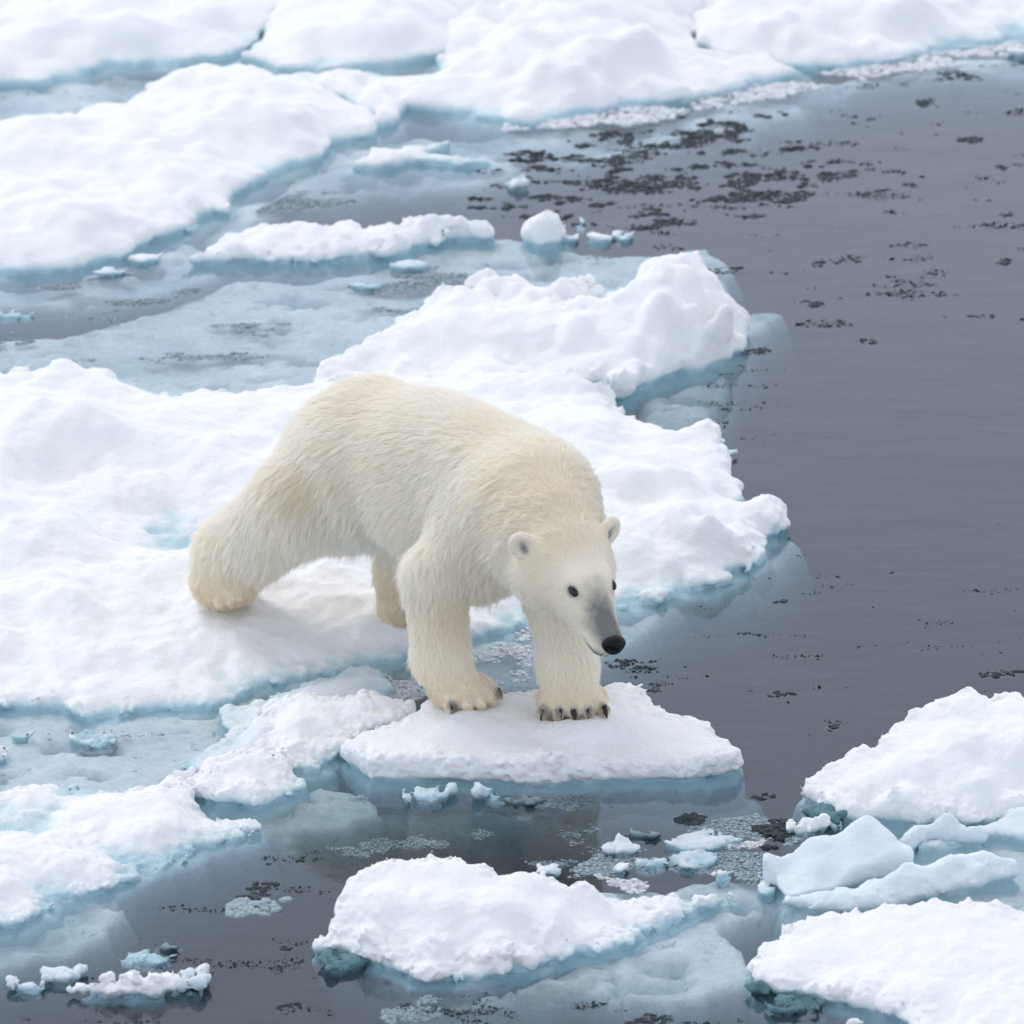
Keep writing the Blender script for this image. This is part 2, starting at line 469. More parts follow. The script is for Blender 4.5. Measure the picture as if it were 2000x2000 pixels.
# ---- near and middle floes
floe("ice_floe", "largest snow-covered floe, the bear's hind feet on it",
     [(-220,672,.12),(-60,676,.12),(60,688,.10),(125,672,.13),(185,690,.10),(250,713,.07),(310,732,.04),(370,726,.05),(430,716,.08),
      (600,706,.10),(760,700,.10),(960,702,.10),(1060,708,.10),(1100,703,.13),(1130,714,.12),(1165,752,.08),(1200,783,.08),(1250,800,.08),
      (1278,812,.09),(1292,795,.13),(1340,795,.13),(1352,840,.10),(1378,870,.09),(1400,905,.08),(1395,945,.03),(1425,952,.08),(1448,930,.12),(1464,958,.08),
      (1444,1010,.03),(1440,1060,0),(1380,1090,0),(1290,1122,0),(1200,1145,0),(1120,1160,0),(1040,1180,0),(960,1195,0),(880,1215,0),(800,1236,0),
      (745,1246,0),(700,1254,0),(640,1264,0),(560,1285,0),(480,1312,0),(400,1336,0),(340,1340,0),(270,1348,0),(215,1360,0),(180,1360,0),(120,1342,0),(0,1334,0),(-220,1330,0)],
     [(0,760,.20),(120,760,.24),(300,800,.15),(60,950,.20),(200,900,.12),(250,980,.07),(330,1020,.025),(300,1000,.03),(345,1050,.11),(120,1100,.16),(220,1120,.10),(0,1180,.10),(200,1200,.085),
      (415,1118,.132),(330,1150,.10),(440,1130,.125),(430,1170,.105),(500,1120,.10),(600,1120,.10),(550,1200,.075),(700,1160,.09),(730,1170,.08),(380,1280,.04),(240,1310,.03),(60,1290,.035),(560,1260,.035),
      (500,760,.12),(700,760,.12),(900,760,.13),(1100,780,.16),(1200,880,.16),(1270,870,.20),(1320,880,.13),(1300,905,.08),(1225,955,.06),(1180,1000,.15),(1300,945,.21),(1340,975,.19),(1330,1010,.08),
      (1250,1040,.11),(1330,1050,.09),(1200,1100,.07),(1280,1090,.05),(1100,1100,.08),(900,1080,.09),(800,1100,.09),(1390,1010,.10)],
     rim=0.03, res=0.0105, round_=0.04, warp=0.036, lump=0.032, base=0.024, inner=0.20, crumb=0.006, seed=1, freq=7)
floe("ice_floe", "snowy ridge floe behind the bear, with a round knob at its right end",
     [(590,704,.08),(640,680,.08),(700,655,.10),(730,625,.11),(770,592,.13),(850,548,.18),(950,524,.20),(1060,534,.17),(1105,530,.19),(1125,547,.14),(1170,548,.13),
      (1215,540,.15),(1226,490,.30),(1262,468,.33),(1300,462,.34),(1345,482,.31),(1385,520,.25),(1388,560,.16),
      (1400,590,.08),(1398,630,0.02),(1385,662,0),(1340,680,0),(1290,700,0),(1230,722,0),(1160,750,0),(1130,735,0),(1060,740,0),(900,760,0),(760,760,0),(640,740,0)],
     [(700,690,.06),(860,600,.15),(950,570,.18),(1060,590,.19),(1180,610,.17),(1150,575,.14),(1195,565,.15),(1245,500,.34),(1300,485,.37),(1345,505,.35),(1250,540,.31),(1310,530,.33),(1365,555,.27),(1330,620,.13),(1240,640,.14),(1120,660,.11),(1000,680,.08),(840,680,.06)],
     rim=0.07, res=0.0115, round_=0.05, warp=0.035, lump=0.045, base=0.026, grow=0.045, inner=0.75, edge_drop=0.0, seed=2, freq=4.2)
floe("ice_floe", "flat front floe under the bear's front paws",
     [(650,1412,.05),(652,1385,.09),(700,1372,.09),(755,1350,.09),(800,1328,.10),(860,1308,.10),(940,1294,.10),(985,1286,.11),(1060,1290,.10),(1130,1288,.11),(1165,1282,.12),(1215,1292,.11),
      (1240,1328,.09),(1262,1345,.09),(1300,1350,.09),(1335,1356,.09),(1350,1380,.07),(1378,1392,.07),(1392,1410,.05),
      (1388,1450,.012),(1330,1462,.012),(1200,1470,.012),(1000,1474,.012),(820,1470,.012),(690,1466,.012),(655,1440,.012)],
     [(760,1400,.085),(860,1325,.105),(890,1350,.125),(950,1345,.115),(1060,1335,.11),(1075,1366,.132),(1120,1340,.12),(1200,1350,.11),(1300,1400,.08),(1000,1410,.09),(850,1420,.08),(1150,1420,.085)],
     rim=0.095, res=0.0075, round_=0.03, warp=0.026, lump=0.015, base=0.010, edge_drop=0.0, crumb=0.006, skirt=-0.15, seed=3, freq=11, under=0.05, wetz=0.022)
floe("slush_block", "lumpy snow block rising beside the front floe's left end",
     [(505,1335,.08),(545,1300,.11),(590,1290,.13),(625,1300,.13),(660,1305,.12),(690,1292,.13),(730,1300,.11),(740,1330,.06),(720,1360,.03),(655,1388,.02),(615,1425,0),(600,1450,0),(550,1455,0),(510,1420,.03),(490,1380,.06)],
     [(570,1340,.12),(620,1340,.12),(690,1320,.12),(600,1390,.08),(540,1390,.10)], rim=0.05, res=0.0075, round_=0.05, warp=0.035, lump=0.034, base=0.012, inner=0.9, crumb=0.008, grow=0.055, seed=4, freq=9, cat="snow block")
floe("slush_block", "lumpy snow block at the near end of the left ice bridge",
     [(328,1462,.07),(350,1448,.09),(400,1425,.11),(440,1402,.13),(490,1392,.13),(525,1415,.11),(548,1455,.06),(540,1480,.02),(520,1505,0),(480,1522,0),(410,1514,0),(360,1500,0),(335,1485,.02)],
     [(430,1450,.14),(480,1440,.14),(390,1475,.11)], rim=0.05, res=0.0075, round_=0.05, warp=0.03, lump=0.032, base=0.012, inner=0.9, crumb=0.008, grow=0.06, seed=5, freq=9, cat="snow block")
floe("snow_block", "low snow saddle joining the big floe and the lumpy ice bridge",
     [(350,1440,.02),(430,1400,.03),(450,1370,.03),(430,1345,.02),(520,1320,.03),(600,1280,.03),(700,1262,.03),(735,1290,.03),(640,1330,.04),(560,1400,.03),(500,1430,.02),(400,1450,.02)],
     [(500,1370,.06),(600,1310,.05),(430,1420,.05)], rim=0.04, res=0.012, round_=0.03, warp=0.03, lump=0.014, base=0.010, inner=0.6, grow=0.05, seed=6, mat=SNOW_THIN, cat="snow block")
floe("ice_floe", "ragged wet floe at the lower left edge",
     [(-160,1500,.02),(0,1512,.03),(60,1490,.03),(130,1476,.03),(240,1478,.05),(330,1470,.07),(360,1500,.06),(388,1530,.03),(380,1560,.02),(440,1540,.05),(462,1535,.06),(476,1556,.03),(440,1585,0),(375,1598,0),(330,1622,0),
      (272,1640,0),(245,1632,0),(240,1655,0),(205,1680,0),(140,1690,0),(92,1690,0),(85,1722,0),(30,1738,0),(-160,1745,0)],
     [(40,1580,.10),(120,1600,.11),(200,1620,.07),(280,1560,.08),(330,1520,.07),(260,1510,.07),(0,1650,.10),(150,1540,.06),(40,1690,.06),(60,1520,.03)],
     rim=0.035, res=0.0085, round_=0.03, warp=0.035, lump=0.020, base=0.020, inner=0.5, crumb=0.007, grow=0.035, seed=7, freq=10, mat=SNOW)
floe("ice_floe", "snow-covered floe with a low tail in the bottom middle",
     [(595,1772,.06),(608,1745,.09),(628,1705,.12),(650,1668,.16),(690,1632,.20),(735,1610,.22),(790,1612,.21),(850,1602,.22),(868,1618,.20),(1000,1640,.17),(1090,1660,.13),(1160,1690,.05),(1210,1712,.02),
      (1290,1700,.02),(1345,1680,.04),(1388,1684,.03),(1350,1712,0),(1300,1738,0),(1245,1760,0),(1200,1785,0),(1100,1802,0),(1000,1832,0),(870,1852,0),(780,1846,0),(690,1830,0),(650,1808,0),(600,1792,0.01)],
     [(720,1680,.18),(820,1680,.19),(950,1690,.17),(1050,1710,.12),(680,1740,.14),(800,1760,.13),(950,1770,.11),(1100,1745,.055),(1180,1750,.03),(1290,1715,.04)],
     rim=0.045, res=0.0075, round_=0.06, warp=0.028, lump=0.022, base=0.014, inner=0.35, edge_drop=0.0, crumb=0.007, skirt=-0.15, seed=8, freq=10)
floe("ice_floe", "jagged snow floe cut by the right edge above the blue slabs",
     [(1516,1478,.05),(1530,1455,.07),(1580,1432,.10),(1640,1418,.11),(1662,1398,.12),(1690,1382,.12),(1688,1352,.16),(1745,1322,.20),(1790,1308,.22),(1822,1296,.24),(1870,1305,.22),(1932,1300,.22),(2080,1305,.22),
      (2160,1420,.10),(2140,1500,0),(1980,1540,0),(1860,1562,0),(1760,1560,0),(1640,1548,0),(1588,1544,0),(1550,1516,0.01),(1522,1498,.02)],
     [(1620,1470,.12),(1720,1420,.17),(1820,1380,.20),(1930,1380,.20),(1700,1490,.12),(1850,1460,.13),(1930,1500,.09),(1600,1510,.08)],
     rim=0.055, res=0.009, round_=0.05, warp=0.030, lump=0.024, base=0.016, inner=0.35, edge_drop=0.0, crumb=0.007, seed=9, freq=9)
floe("ice_floe", "wide snow floe filling the bottom right corner",
     [(1418,1805,.07),(1440,1795,.09),(1442,1770,.10),(1490,1758,.10),(1488,1738,.12),(1560,1712,.13),(1640,1702,.13),(1720,1700,.13),(1800,1700,.13),(1850,1686,.15),(1905,1694,.14),(1935,1716,.11),(2090,1730,.10),
      (2150,1800,.05),(2150,2080,0),(1900,2040,0),(1760,1965,0),(1700,1930,0),(1640,1905,0.01),(1590,1888,.015),(1540,1872,.02),(1480,1868,.02),(1440,1850,.03),(1420,1825,.04)],
     [(1560,1760,.12),(1700,1770,.12),(1850,1770,.12),(1600,1830,.11),(1740,1860,.10),(1880,1880,.10),(1500,1800,.10)],
     rim=0.07, res=0.0085, round_=0.04, warp=0.030, lump=0.020, base=0.014, inner=0.35, edge_drop=0.0, crumb=0.007, skirt=-0.15, seed=10, freq=10, under=0.06)
# ---- pale blue slabs on the right
floe("ice_slab", "tilted smooth pale-blue slab with sharp corners, below the right-edge snow floe",
     [(1452,1602,.12),(1545,1576,.14),(1640,1534,.19),(1668,1560,.16),(1708,1592,.12),(1712,1612,.09),(1640,1640,.05),(1560,1680,.02),(1490,1700,0),(1475,1660,.03)],
     [(1550,1620,.10),(1640,1590,.13)], rim=0.03, res=0.009, round_=0.012, warp=0.008, lump=0.004, base=0.003, crumb=0.002, edge_drop=0, inner=0.1, seed=11, mat=BLUE_ICE, cat="ice slab")
floe("ice_slab", "long rounded pale-blue slab leaning in front of the tilted slab",
     [(1482,1690,.04),(1560,1668,.07),(1680,1630,.10),(1715,1612,.13),(1790,1600,.11),(1860,1582,.12),(1900,1592,.11),(1912,1620,.07),(1905,1650,.02),(1820,1685,0),(1700,1712,0),(1600,1722,0),(1500,1722,0)],
     [(1600,1680,.07),(1750,1640,.09),(1860,1620,.10)], rim=0.04, res=0.009, round_=0.04, warp=0.016, lump=0.012, base=0.006, crumb=0.004, seed=12, mat=BLUE_ICE, cat="ice slab", freq=8)
floe("ice_slab", "rounded translucent ice hump behind the tilted slab",
     [(1715,1556,.10),(1740,1520,.13),(1790,1508,.14),(1840,1530,.12),(1850,1555,.07),(1820,1585,.02),(1740,1592,0),(1712,1580,.02)],
     [(1780,1545,.11)], rim=0.05, res=0.011, round_=0.05, warp=0.012, lump=0.008, base=0.004, crumb=0.004, seed=13, mat=BLUE_ICE, cat="ice slab")
floe("ice_slab", "thin blue ice strip running out of the right edge",
     [(1735,1580,.04),(1850,1545,.06),(1932,1505,.10),(2060,1480,.10),(2060,1580,0),(1932,1590,0),(1880,1575,.01),(1800,1600,0),(1730,1605,0)],
     [(1932,1550,.07)], rim=0.03, res=0.012, round_=0.03, warp=0.014, lump=0.008, base=0.004, crumb=0.004, seed=14, mat=BLUE_ICE, cat="ice slab")
# ---- background floes
floe("ice_floe", "long narrow floe lying alone in the upper left water",
     [(362,482,.05),(385,455,.07),(430,420,.10),(500,414,.10),(560,418,.09),(640,422,.08),(720,418,.09),(800,402,.12),(860,402,.12),(925,418,.08),(928,432,.03),
      (880,448,0),(800,470,0),(700,492,0),(620,496,0),(540,498,0),(450,498,0),(380,500,0)],
     [(450,450,.09),(600,450,.08),(750,440,.10),(860,425,.10)], rim=0.06, res=0.014, round_=0.06, warp=0.035, lump=0.026, base=0.014, inner=0.5, edge_drop=0, seed=15, freq=8)
floe("ice_floe", "small flat forked floe in the water beyond the long narrow one",
     [(664,312,.02),(690,290,.05),(705,272,.07),(780,268,.06),(840,255,.05),(856,262,.03),(800,286,.03),(880,292,.03),(940,298,.03),(940,308,.01),(860,316,0),(760,312,0),(700,322,0)],
     [(740,285,.06)], rim=0.03, res=0.016, round_=0.03, warp=0.03, lump=0.014, base=0.006, seed=16)
floe("ice_chunk", "small upright lump of snow standing in the water",
     [(993,412,.10),(1002,392,.15),(1022,376,.20),(1045,386,.17),(1062,405,.10),(1058,435,.01),(1020,440,0),(995,436,.01)],
     [(1025,400,.15)], rim=0.06, res=0.014, round_=0.05, warp=0.02, lump=0.016, base=0.004, seed=17, cat="ice chunk")
floe("ice_floe", "broad snow floe at the upper left edge, below the turquoise pond",
     [(-260,222,.10),(0,212,.10),(140,186,.10),(230,166,.10),(330,108,.12),(420,96,.12),(560,130,.10),(690,178,.10),(690,200,.12),(692,246,.02),
      (640,268,0),(600,285,0),(540,315,0),(500,332,0),(455,352,0),(430,372,0),(400,400,0),(330,430,0),(230,482,0),(120,507,0),(0,515,0),(-260,520,0)],
     [(100,260,.14),(250,220,.14),(400,200,.16),(560,200,.17),(620,220,.15),(350,350,.12),(330,375,.06),(500,280,.14),(100,400,.13),(250,400,.12),(0,460,.10),(150,330,.12)],
     rim=0.08, res=0.018, round_=0.07, warp=0.04, lump=0.010, base=0.030, crumb=0.002, grow=0.045, edge=0.22, edge_drop=0.45, seed=18, freq=5, dimple=0.03)
floe("ice_floe", "snow floe in the top left corner, beyond the turquoise pond",
     [(-260,-160,.15),(520,-160,.15),(505,-20,.12),(470,60,.08),(430,92,.04),(320,96,.05),(200,100,.06),(150,118,.05),(60,140,.04),(0,150,.03),(-260,170,.03)],
     [(80,40,.14),(250,40,.15),(400,0,.14),(150,90,.08)], rim=0.09, res=0.022, round_=0.07, warp=0.04, lump=0.010, base=0.03, crumb=0.002, grow=0.045, edge=0.22, edge_drop=0.45, seed=19, freq=5)
floe("ice_floe", "snow floe at the top edge right of the narrow turquoise crack",
     [(528,-160,.14),(900,-160,.14),(860,0,.12),(840,70,.08),(760,100,.05),(620,112,.05),(540,108,.06),(462,86,.06),(505,40,.10)],
     [(600,40,.13),(720,40,.14)], rim=0.08, res=0.022, round_=0.06, warp=0.03, lump=0.010, base=0.03, crumb=0.002, grow=0.045, edge=0.22, edge_drop=0.45, seed=20, freq=5)
floe("ice_floe", "humped snow floe along the top middle, right edge crumbling into slush",
     [(700,205,.10),(690,160,.10),(560,128,.06),(700,112,.08),(830,95,.10),(850,20,.14),(900,-160,.15),(1350,-160,.18),(1290,-20,.16),(1320,60,.12),(1420,90,.08),(1480,110,.05),(1500,140,0),(1400,168,0),(1300,185,0),(1200,200,0),(1120,215,0),
      (1030,226,0),(960,230,0),(860,215,0),(760,208,0)],
     [(900,120,.14),(1000,60,.20),(1100,100,.16),(1140,120,.20),(1000,170,.14),(1200,60,.22),(1300,120,.16),(1240,150,.09),(1330,120,.10),(1400,130,.07),(850,170,.09),(1180,175,.05)],
     rim=0.06, res=0.02, round_=0.07, warp=0.045, lump=0.018, base=0.045, crumb=0.003, grow=0.045, edge=0.22, edge_drop=0.45, seed=21, freq=4, dimple=0.03)
floe("ice_floe", "snow floe in the top right corner edged with slush",
     [(1360,-160,.16),(2200,-160,.15),(2200,60,0),(1932,72,0),(1820,85,0),(1720,105,0),(1620,122,0),(1520,132,0),(1470,105,.05),(1400,80,.08),(1330,40,.12)],
     [(1500,20,.16),(1700,0,.17),(1650,70,.10),(1850,30,.12),(1550,90,.07)], rim=0.04, res=0.022, round_=0.06, warp=0.05, lump=0.018, base=0.045, crumb=0.003, grow=0.045, edge=0.22, edge_drop=0.45, seed=22, freq=4)
# ---- ice under the water
S = "pale ice shelf seen through the water "
shelf([(420,520),(700,500),(900,440),(1180,475),(1370,455),(1400,490),(1340,540),(1200,640),(900,700),(620,740),(300,760),(-200,720),(-200,650),(60,630),(220,590),(380,540)], 0.018, 0.5, label=S+"between the long narrow floe and the bear's floe", depthvar=0.012, rough=0.010)
shelf([(-260,530),(0,530),(180,510),(340,440),(450,370),(560,320),(700,250),(900,240),(1100,235),(1250,212),(1400,185),(1550,180),(1300,262),(1050,300),(900,340),(650,360),(480,420),(380,520),(200,560),(-260,580)], 0.035, 0.7, label=S+"along the broad upper left floe", rough=0.05)
shelf([(1350,180),(1600,140),(1932,90),(2200,80),(2200,130),(1932,125),(1700,150),(1500,185)], 0.035, 0.7, label=S+"below the top right floe", rough=0.04)
shelf([(-260,120),(100,100),(300,80),(450,70),(520,-60),(560,-60),(620,80),(900,60),(800,150),(500,190),(-260,240),(-300,300)], 0.022, 0.6, label=S+"filling the turquoise pond at the upper left")
shelf([(1200,745),(1290,715),(1370,690),(1392,640),(1396,575),(1478,558),(1486,568),(1430,620),(1405,655),(1385,690),(1370,740),(1330,780),(1260,795),(1210,790)], 0.035, 1.2, label=S+"at the right end of the ridge floe", inner=0.05, warp=0.02)
shelf([(1405,965),(1470,980),(1522,1002),(1498,1022),(1460,1050),(1410,1085),(1300,1125),(1250,1160),(1180,1200),(1100,1240),(1010,1275),(900,1290),(780,1300),(700,1310),(620,1330),(700,1240),(1100,1130),(1300,1060)], 0.035, 1.2, label=S+"behind the bear's front legs", inner=0.05, warp=0.02)
shelf([(-260,1320),(0,1320),(200,1340),(500,1300),(520,1360),(400,1440),(320,1490),(0,1530),(-260,1530)], 0.014, 0.8, label=S+"in the calm pool at the left edge", rough=0.01, warp=0.03)
shelf([(300,1480),(520,1440),(640,1400),(700,1460),(760,1500),(720,1550),(620,1590),(560,1600),(470,1620),(380,1650),(270,1700),(200,1760),(100,1790),(-200,1800),(-200,1650),(100,1600)], 0.05, 1.0, label=S+"in front of the lumpy ice bridge", warp=0.16, rough=0.04, inner=0.2)
shelf([(660,1450),(1390,1430),(1470,1455),(1470,1480),(1380,1490),(1200,1490),(900,1495),(700,1500)], 0.10, 1.2, label=S+"beneath the front floe", rough=0.03)
shelf([(1060,1690),(1150,1650),(1300,1640),(1440,1620),(1500,1560),(1932,1500),(2150,1560),(2150,1720),(1480,1730),(1460,1850),(1300,1870),(1100,1870),(760,1880),(700,1850),(1000,1800)], 0.022, 0.9, label=S+"between the bottom middle floe and the blue slabs", warp=0.10, rough=0.012, inner=0.2)
shelf([(1420,1840),(1500,1880),(1700,1940),(1900,2050),(1600,2080),(1500,1960)], 0.22, 1.2, label=S+"under the bottom right floe", rough=0.04)
# ------------------------------------------------------------------ loose pieces on the water
_t = (1 + 5**.5)/2
ICO_V = np.array([(-1,_t,0),(1,_t,0),(-1,-_t,0),(1,-_t,0),(0,-1,_t),(0,1,_t),(0,-1,-_t),(0,1,-_t),(_t,0,-1),(_t,0,1),(-_t,0,-1),(-_t,0,1)])/math.sqrt(1+_t*_t)
ICO_F = np.array([(0,11,5),(0,5,1),(0,1,7),(0,7,10),(0,10,11),(1,5,9),(5,11,4),(11,10,2),(10,7,6),(7,1,8),(3,9,4),(3,4,2),(3,2,6),(3,6,8),(3,8,9),(4,9,5),(2,4,11),(6,2,10),(8,6,7),(9,8,1)])
def crumb_mesh(C, R, flat=0.55):
    """one faceted lump per centre; C centres, R radii"""
    n = len(C)
    jit = RNG.uniform(0.65, 1.3, (n, 12, 1))
    ang = RNG.random(n)*6.283; ca, sa = np.cos(ang), np.sin(ang)
    v = ICO_V[None]*jit*RNG.uniform(0.7, 1.3, (n, 1, 3))*R[:, None, None]
    x = v[..., 0]*ca[:, None] - v[..., 1]*sa[:, None]; y = v[..., 0]*sa[:, None] + v[..., 1]*ca[:, None]
    v = np.stack([x, y, v[..., 2]*flat], -1) + C[:, None, :]
    F = ICO_F[None] + (np.arange(n)*12)[:, None, None]
    return v.reshape(-1, 3), F.reshape(-1, 3)
def scatter(poly_px, n, thr=0.0, fx=2.0, fy=6.0, soft=0.0, seedz=0.0):
    """n points inside an outline, gathered where a streaky noise is high"""
    W = world_pts(poly_px)[:, :2]; lo, hi = W.min(0), W.max(0)
    out = []; tot = 0; tries = 0
    while tot < n and tries < 60:
        tries += 1
        p = lo + RNG.random((4000, 2))*(hi - lo)
        ok = poly_sd(p[:, 0].astype(np.float32), p[:, 1].astype(np.float32), W) < soft
        v = fbm(p[:, 0]*fx, p[:, 1]*fy, 3.0 + seedz, 1.0, 4, 0.6)
        ok &= v > thr + RNG.random(len(p))*0.25
        out.append(p[ok]); tot += ok.sum()
    return np.concatenate(out)[:n]
def crumbs(name, label, poly_px, n, rmin, rmax, mat, z=0.0, thr=0.1, fx=2.0, fy=6.0, flat=0.34, zj=0.002, seedz=0.0, wet=0.4):
    p = scatter(poly_px, n, thr, fx, fy, 0.0, seedz)
    r = rmin*0.8 + (rmax*1.25 - rmin*0.8)*RNG.random(len(p))**4
    C = np.column_stack([p, z - r*0.12 + RNG.normal(size=len(p))*zj])
    V, F = crumb_mesh(C, r, flat)
    o = mesh_obj(name, V, F, mat, smooth=mat is CLEAR_ICE, attrs={"wet": np.full(len(V), wet)}, origin=(p[:, 0].mean(), p[:, 1].mean(), 0))
    tag(o, label, kind="stuff"); return o

# dark wet crumbs strewn over the open water
crumbs("slush", "fine dark slush strewn over the open water at the right", [(1000,330),(1250,240),(1500,180),(1932,110),(2050,200),(2050,600),(1500,620),(1420,560),(1200,470),(980,430),(920,350)], 5984, 0.0019, 0.0089, DARK_ICE, thr=.42, fx=3.0, fy=8, wet=.5)
crumbs("slush", "dense dark slush belt beyond the small upright lump", [(900,300),(1300,215),(1480,210),(1560,330),(1520,400),(1250,440),(980,420),(880,390)], 5385, 0.0024, .0165, DARK_ICE, thr=.24, fx=4.0, fy=10, seedz=4, wet=.5)
crumbs("slush", "dark slush near the right end of the snow ridge", [(1340,680),(1480,640),(1500,830),(1380,850),(1330,760)], 486, 0.0019, 0.0058, DARK_ICE, thr=.25, fx=3, fy=9, seedz=7)
crumbs("slush", "sparse dark slush on the calm water right of the bear", [(1250,1180),(1500,1050),(2000,900),(2000,1290),(1650,1330),(1550,1420),(1400,1400),(1260,1320)], 972, 0.0014, 0.0049, DARK_ICE, thr=.50, fx=2.5, fy=8, seedz=9)
crumbs("slush", "teal slush under the broad upper left floe", [(-60,560),(150,530),(360,490),(380,560),(220,600),(-60,680)], 4845, 0.0018, 0.0084, CLEAR_ICE, thr=.36, fx=1.6, fy=4, seedz=12, flat=.2)
crumbs("slush", "teal slush beside the long narrow floe", [(480,400),(560,360),(740,345),(740,365),(620,390),(520,410)], 2261, 0.0021, 0.0092, CLEAR_ICE, thr=.0, fx=1.6, fy=4, seedz=14, flat=.2)
crumbs("slush", "dark slush scattered over the lower left water", [(220,1780),(330,1680),(480,1620),(600,1600),(640,1660),(590,1760),(560,1850),(650,1932),(300,1940),(40,1932),(0,1860),(200,1840)], 1683, 0.0014, 0.0049, DARK_ICE, thr=.42, fx=2.6, fy=8, seedz=15)
crumbs("slush", "slush film between the front floe and the bottom middle floe", [(600,1560),(760,1510),(1150,1500),(1260,1520),(1240,1600),(1040,1640),(860,1600),(740,1600),(640,1650),(590,1640)], 10982, 0.0014, 0.0054, CLEAR_ICE, thr=.44, fx=3.0, fy=5, seedz=18, flat=.2, zj=.002, z=-.001, wet=.55)
crumbs("slush", "crystal slush among the broken plates right of the bottom middle floe", [(1060,1650),(1230,1560),(1400,1540),(1530,1520),(1540,1570),(1440,1620),(1420,1700),(1200,1690)], 9690, 0.0018, 0.0084, CLEAR_ICE, thr=.16, fx=3.2, fy=4, seedz=20, flat=.2, wet=.25)
crumbs("slush", "white crumbs among the broken plates right of the bottom middle floe", [(1100,1640),(1240,1560),(1440,1560),(1440,1700),(1200,1690)], 714, 0.0028, 0.0112, SNOW_THIN, thr=.2, fx=2.5, fy=5, seedz=23, wet=.1)
crumbs("slush", "crystal slush in the gap behind the bear's front legs", [(700,1265),(740,1250),(860,1240),(1000,1180),(1000,1285),(860,1300),(800,1325),(740,1330)], 2550, 0.0028, 0.0105, SNOW_THIN, thr=-.05, fx=4, fy=7, seedz=25, wet=.35)
crumbs("slush", "dark slush behind the right front paw", [(1130,1240),(1240,1235),(1300,1260),(1290,1320),(1240,1330),(1180,1290)], 785, 0.0019, 0.0063, DARK_ICE, thr=.0, fx=3, fy=8, seedz=27)
crumbs("slush", "dark slush at the bottom edge", [(700,1880),(960,1875),(1100,1890),(1400,1905),(1400,1932),(700,1932)], 972, 0.0019, 0.0058, DARK_ICE, thr=.30, fx=3, fy=8, seedz=29)
crumbs("slush", "white slush at the edge of the top right floes", [(1180,200),(1480,140),(1932,75),(2100,70),(2100,100),(1932,110),(1700,135),(1450,185),(1200,235),(950,245),(960,230)], 4420, 0.0033, 0.0211, SNOW_THIN, thr=.0, fx=1.6, fy=4, seedz=31, wet=.2)

crumbs("slush", "teal crumbs frozen into the pale water above the bear's floe", [(60,600),(380,540),(600,510),(900,490),(1180,480),(1200,560),(950,540),(700,660),(350,720),(0,680)], 4940, 0.0020, 0.0081, CLEAR_ICE, thr=.46, fx=1.6, fy=5, seedz=41, flat=.2, zj=.002)
crumbs("slush", "teal crumbs on the calm pool at the left edge", [(0,1370),(440,1370),(340,1450),(0,1500)], 304, 0.0020, 0.0068, CLEAR_ICE, thr=.5, fx=2.6, fy=7, seedz=43, flat=.2, zj=.002)

# larger dark clumps: one object each
def clump(px, py, w, h, label, dens=1.0, mat=DARK_ICE, group="dark slush clumps on the open water", name="slush_clump", rr=(.003, .0145), stack=0.5, wet=.45):
    c = P(px, py)
    rx = w/2*3.53/1932*(1 + c[1]/22.5); ry = rx*h/w/0.36
    n = max(8, int(dens*1500*rx*min(ry, rx*1.5)/(0.1*0.1)*0.35))
    a = RNG.random(n)*6.283; q = np.sqrt(RNG.random(n))
    x, y = np.cos(a)*q*rx, np.sin(a)*q*ry
    y = y + x*0.35*ry/rx
    k = fbm(x*9, y*9, px*.13, 1.0, 3) > -0.25 + 0.5*(q - .5)
    x, y = x[k], y[k]
    if len(x) < 12: x = RNG.normal(size=14)*rx*.4; y = RNG.normal(size=14)*ry*.4
    r = rr[0] + (rr[1] - rr[0])*RNG.random(len(x))**2
    V, F = crumb_mesh(np.column_stack([x, y, RNG.random(len(x))*.006*stack - .003]), r, .38)
    o = mesh_obj(name, V, F, mat, smooth=False, attrs={"wet": np.full(len(V), wet)})
    o.location = (c[0], c[1], 0); tag(o, label, "ice clump", group); return o
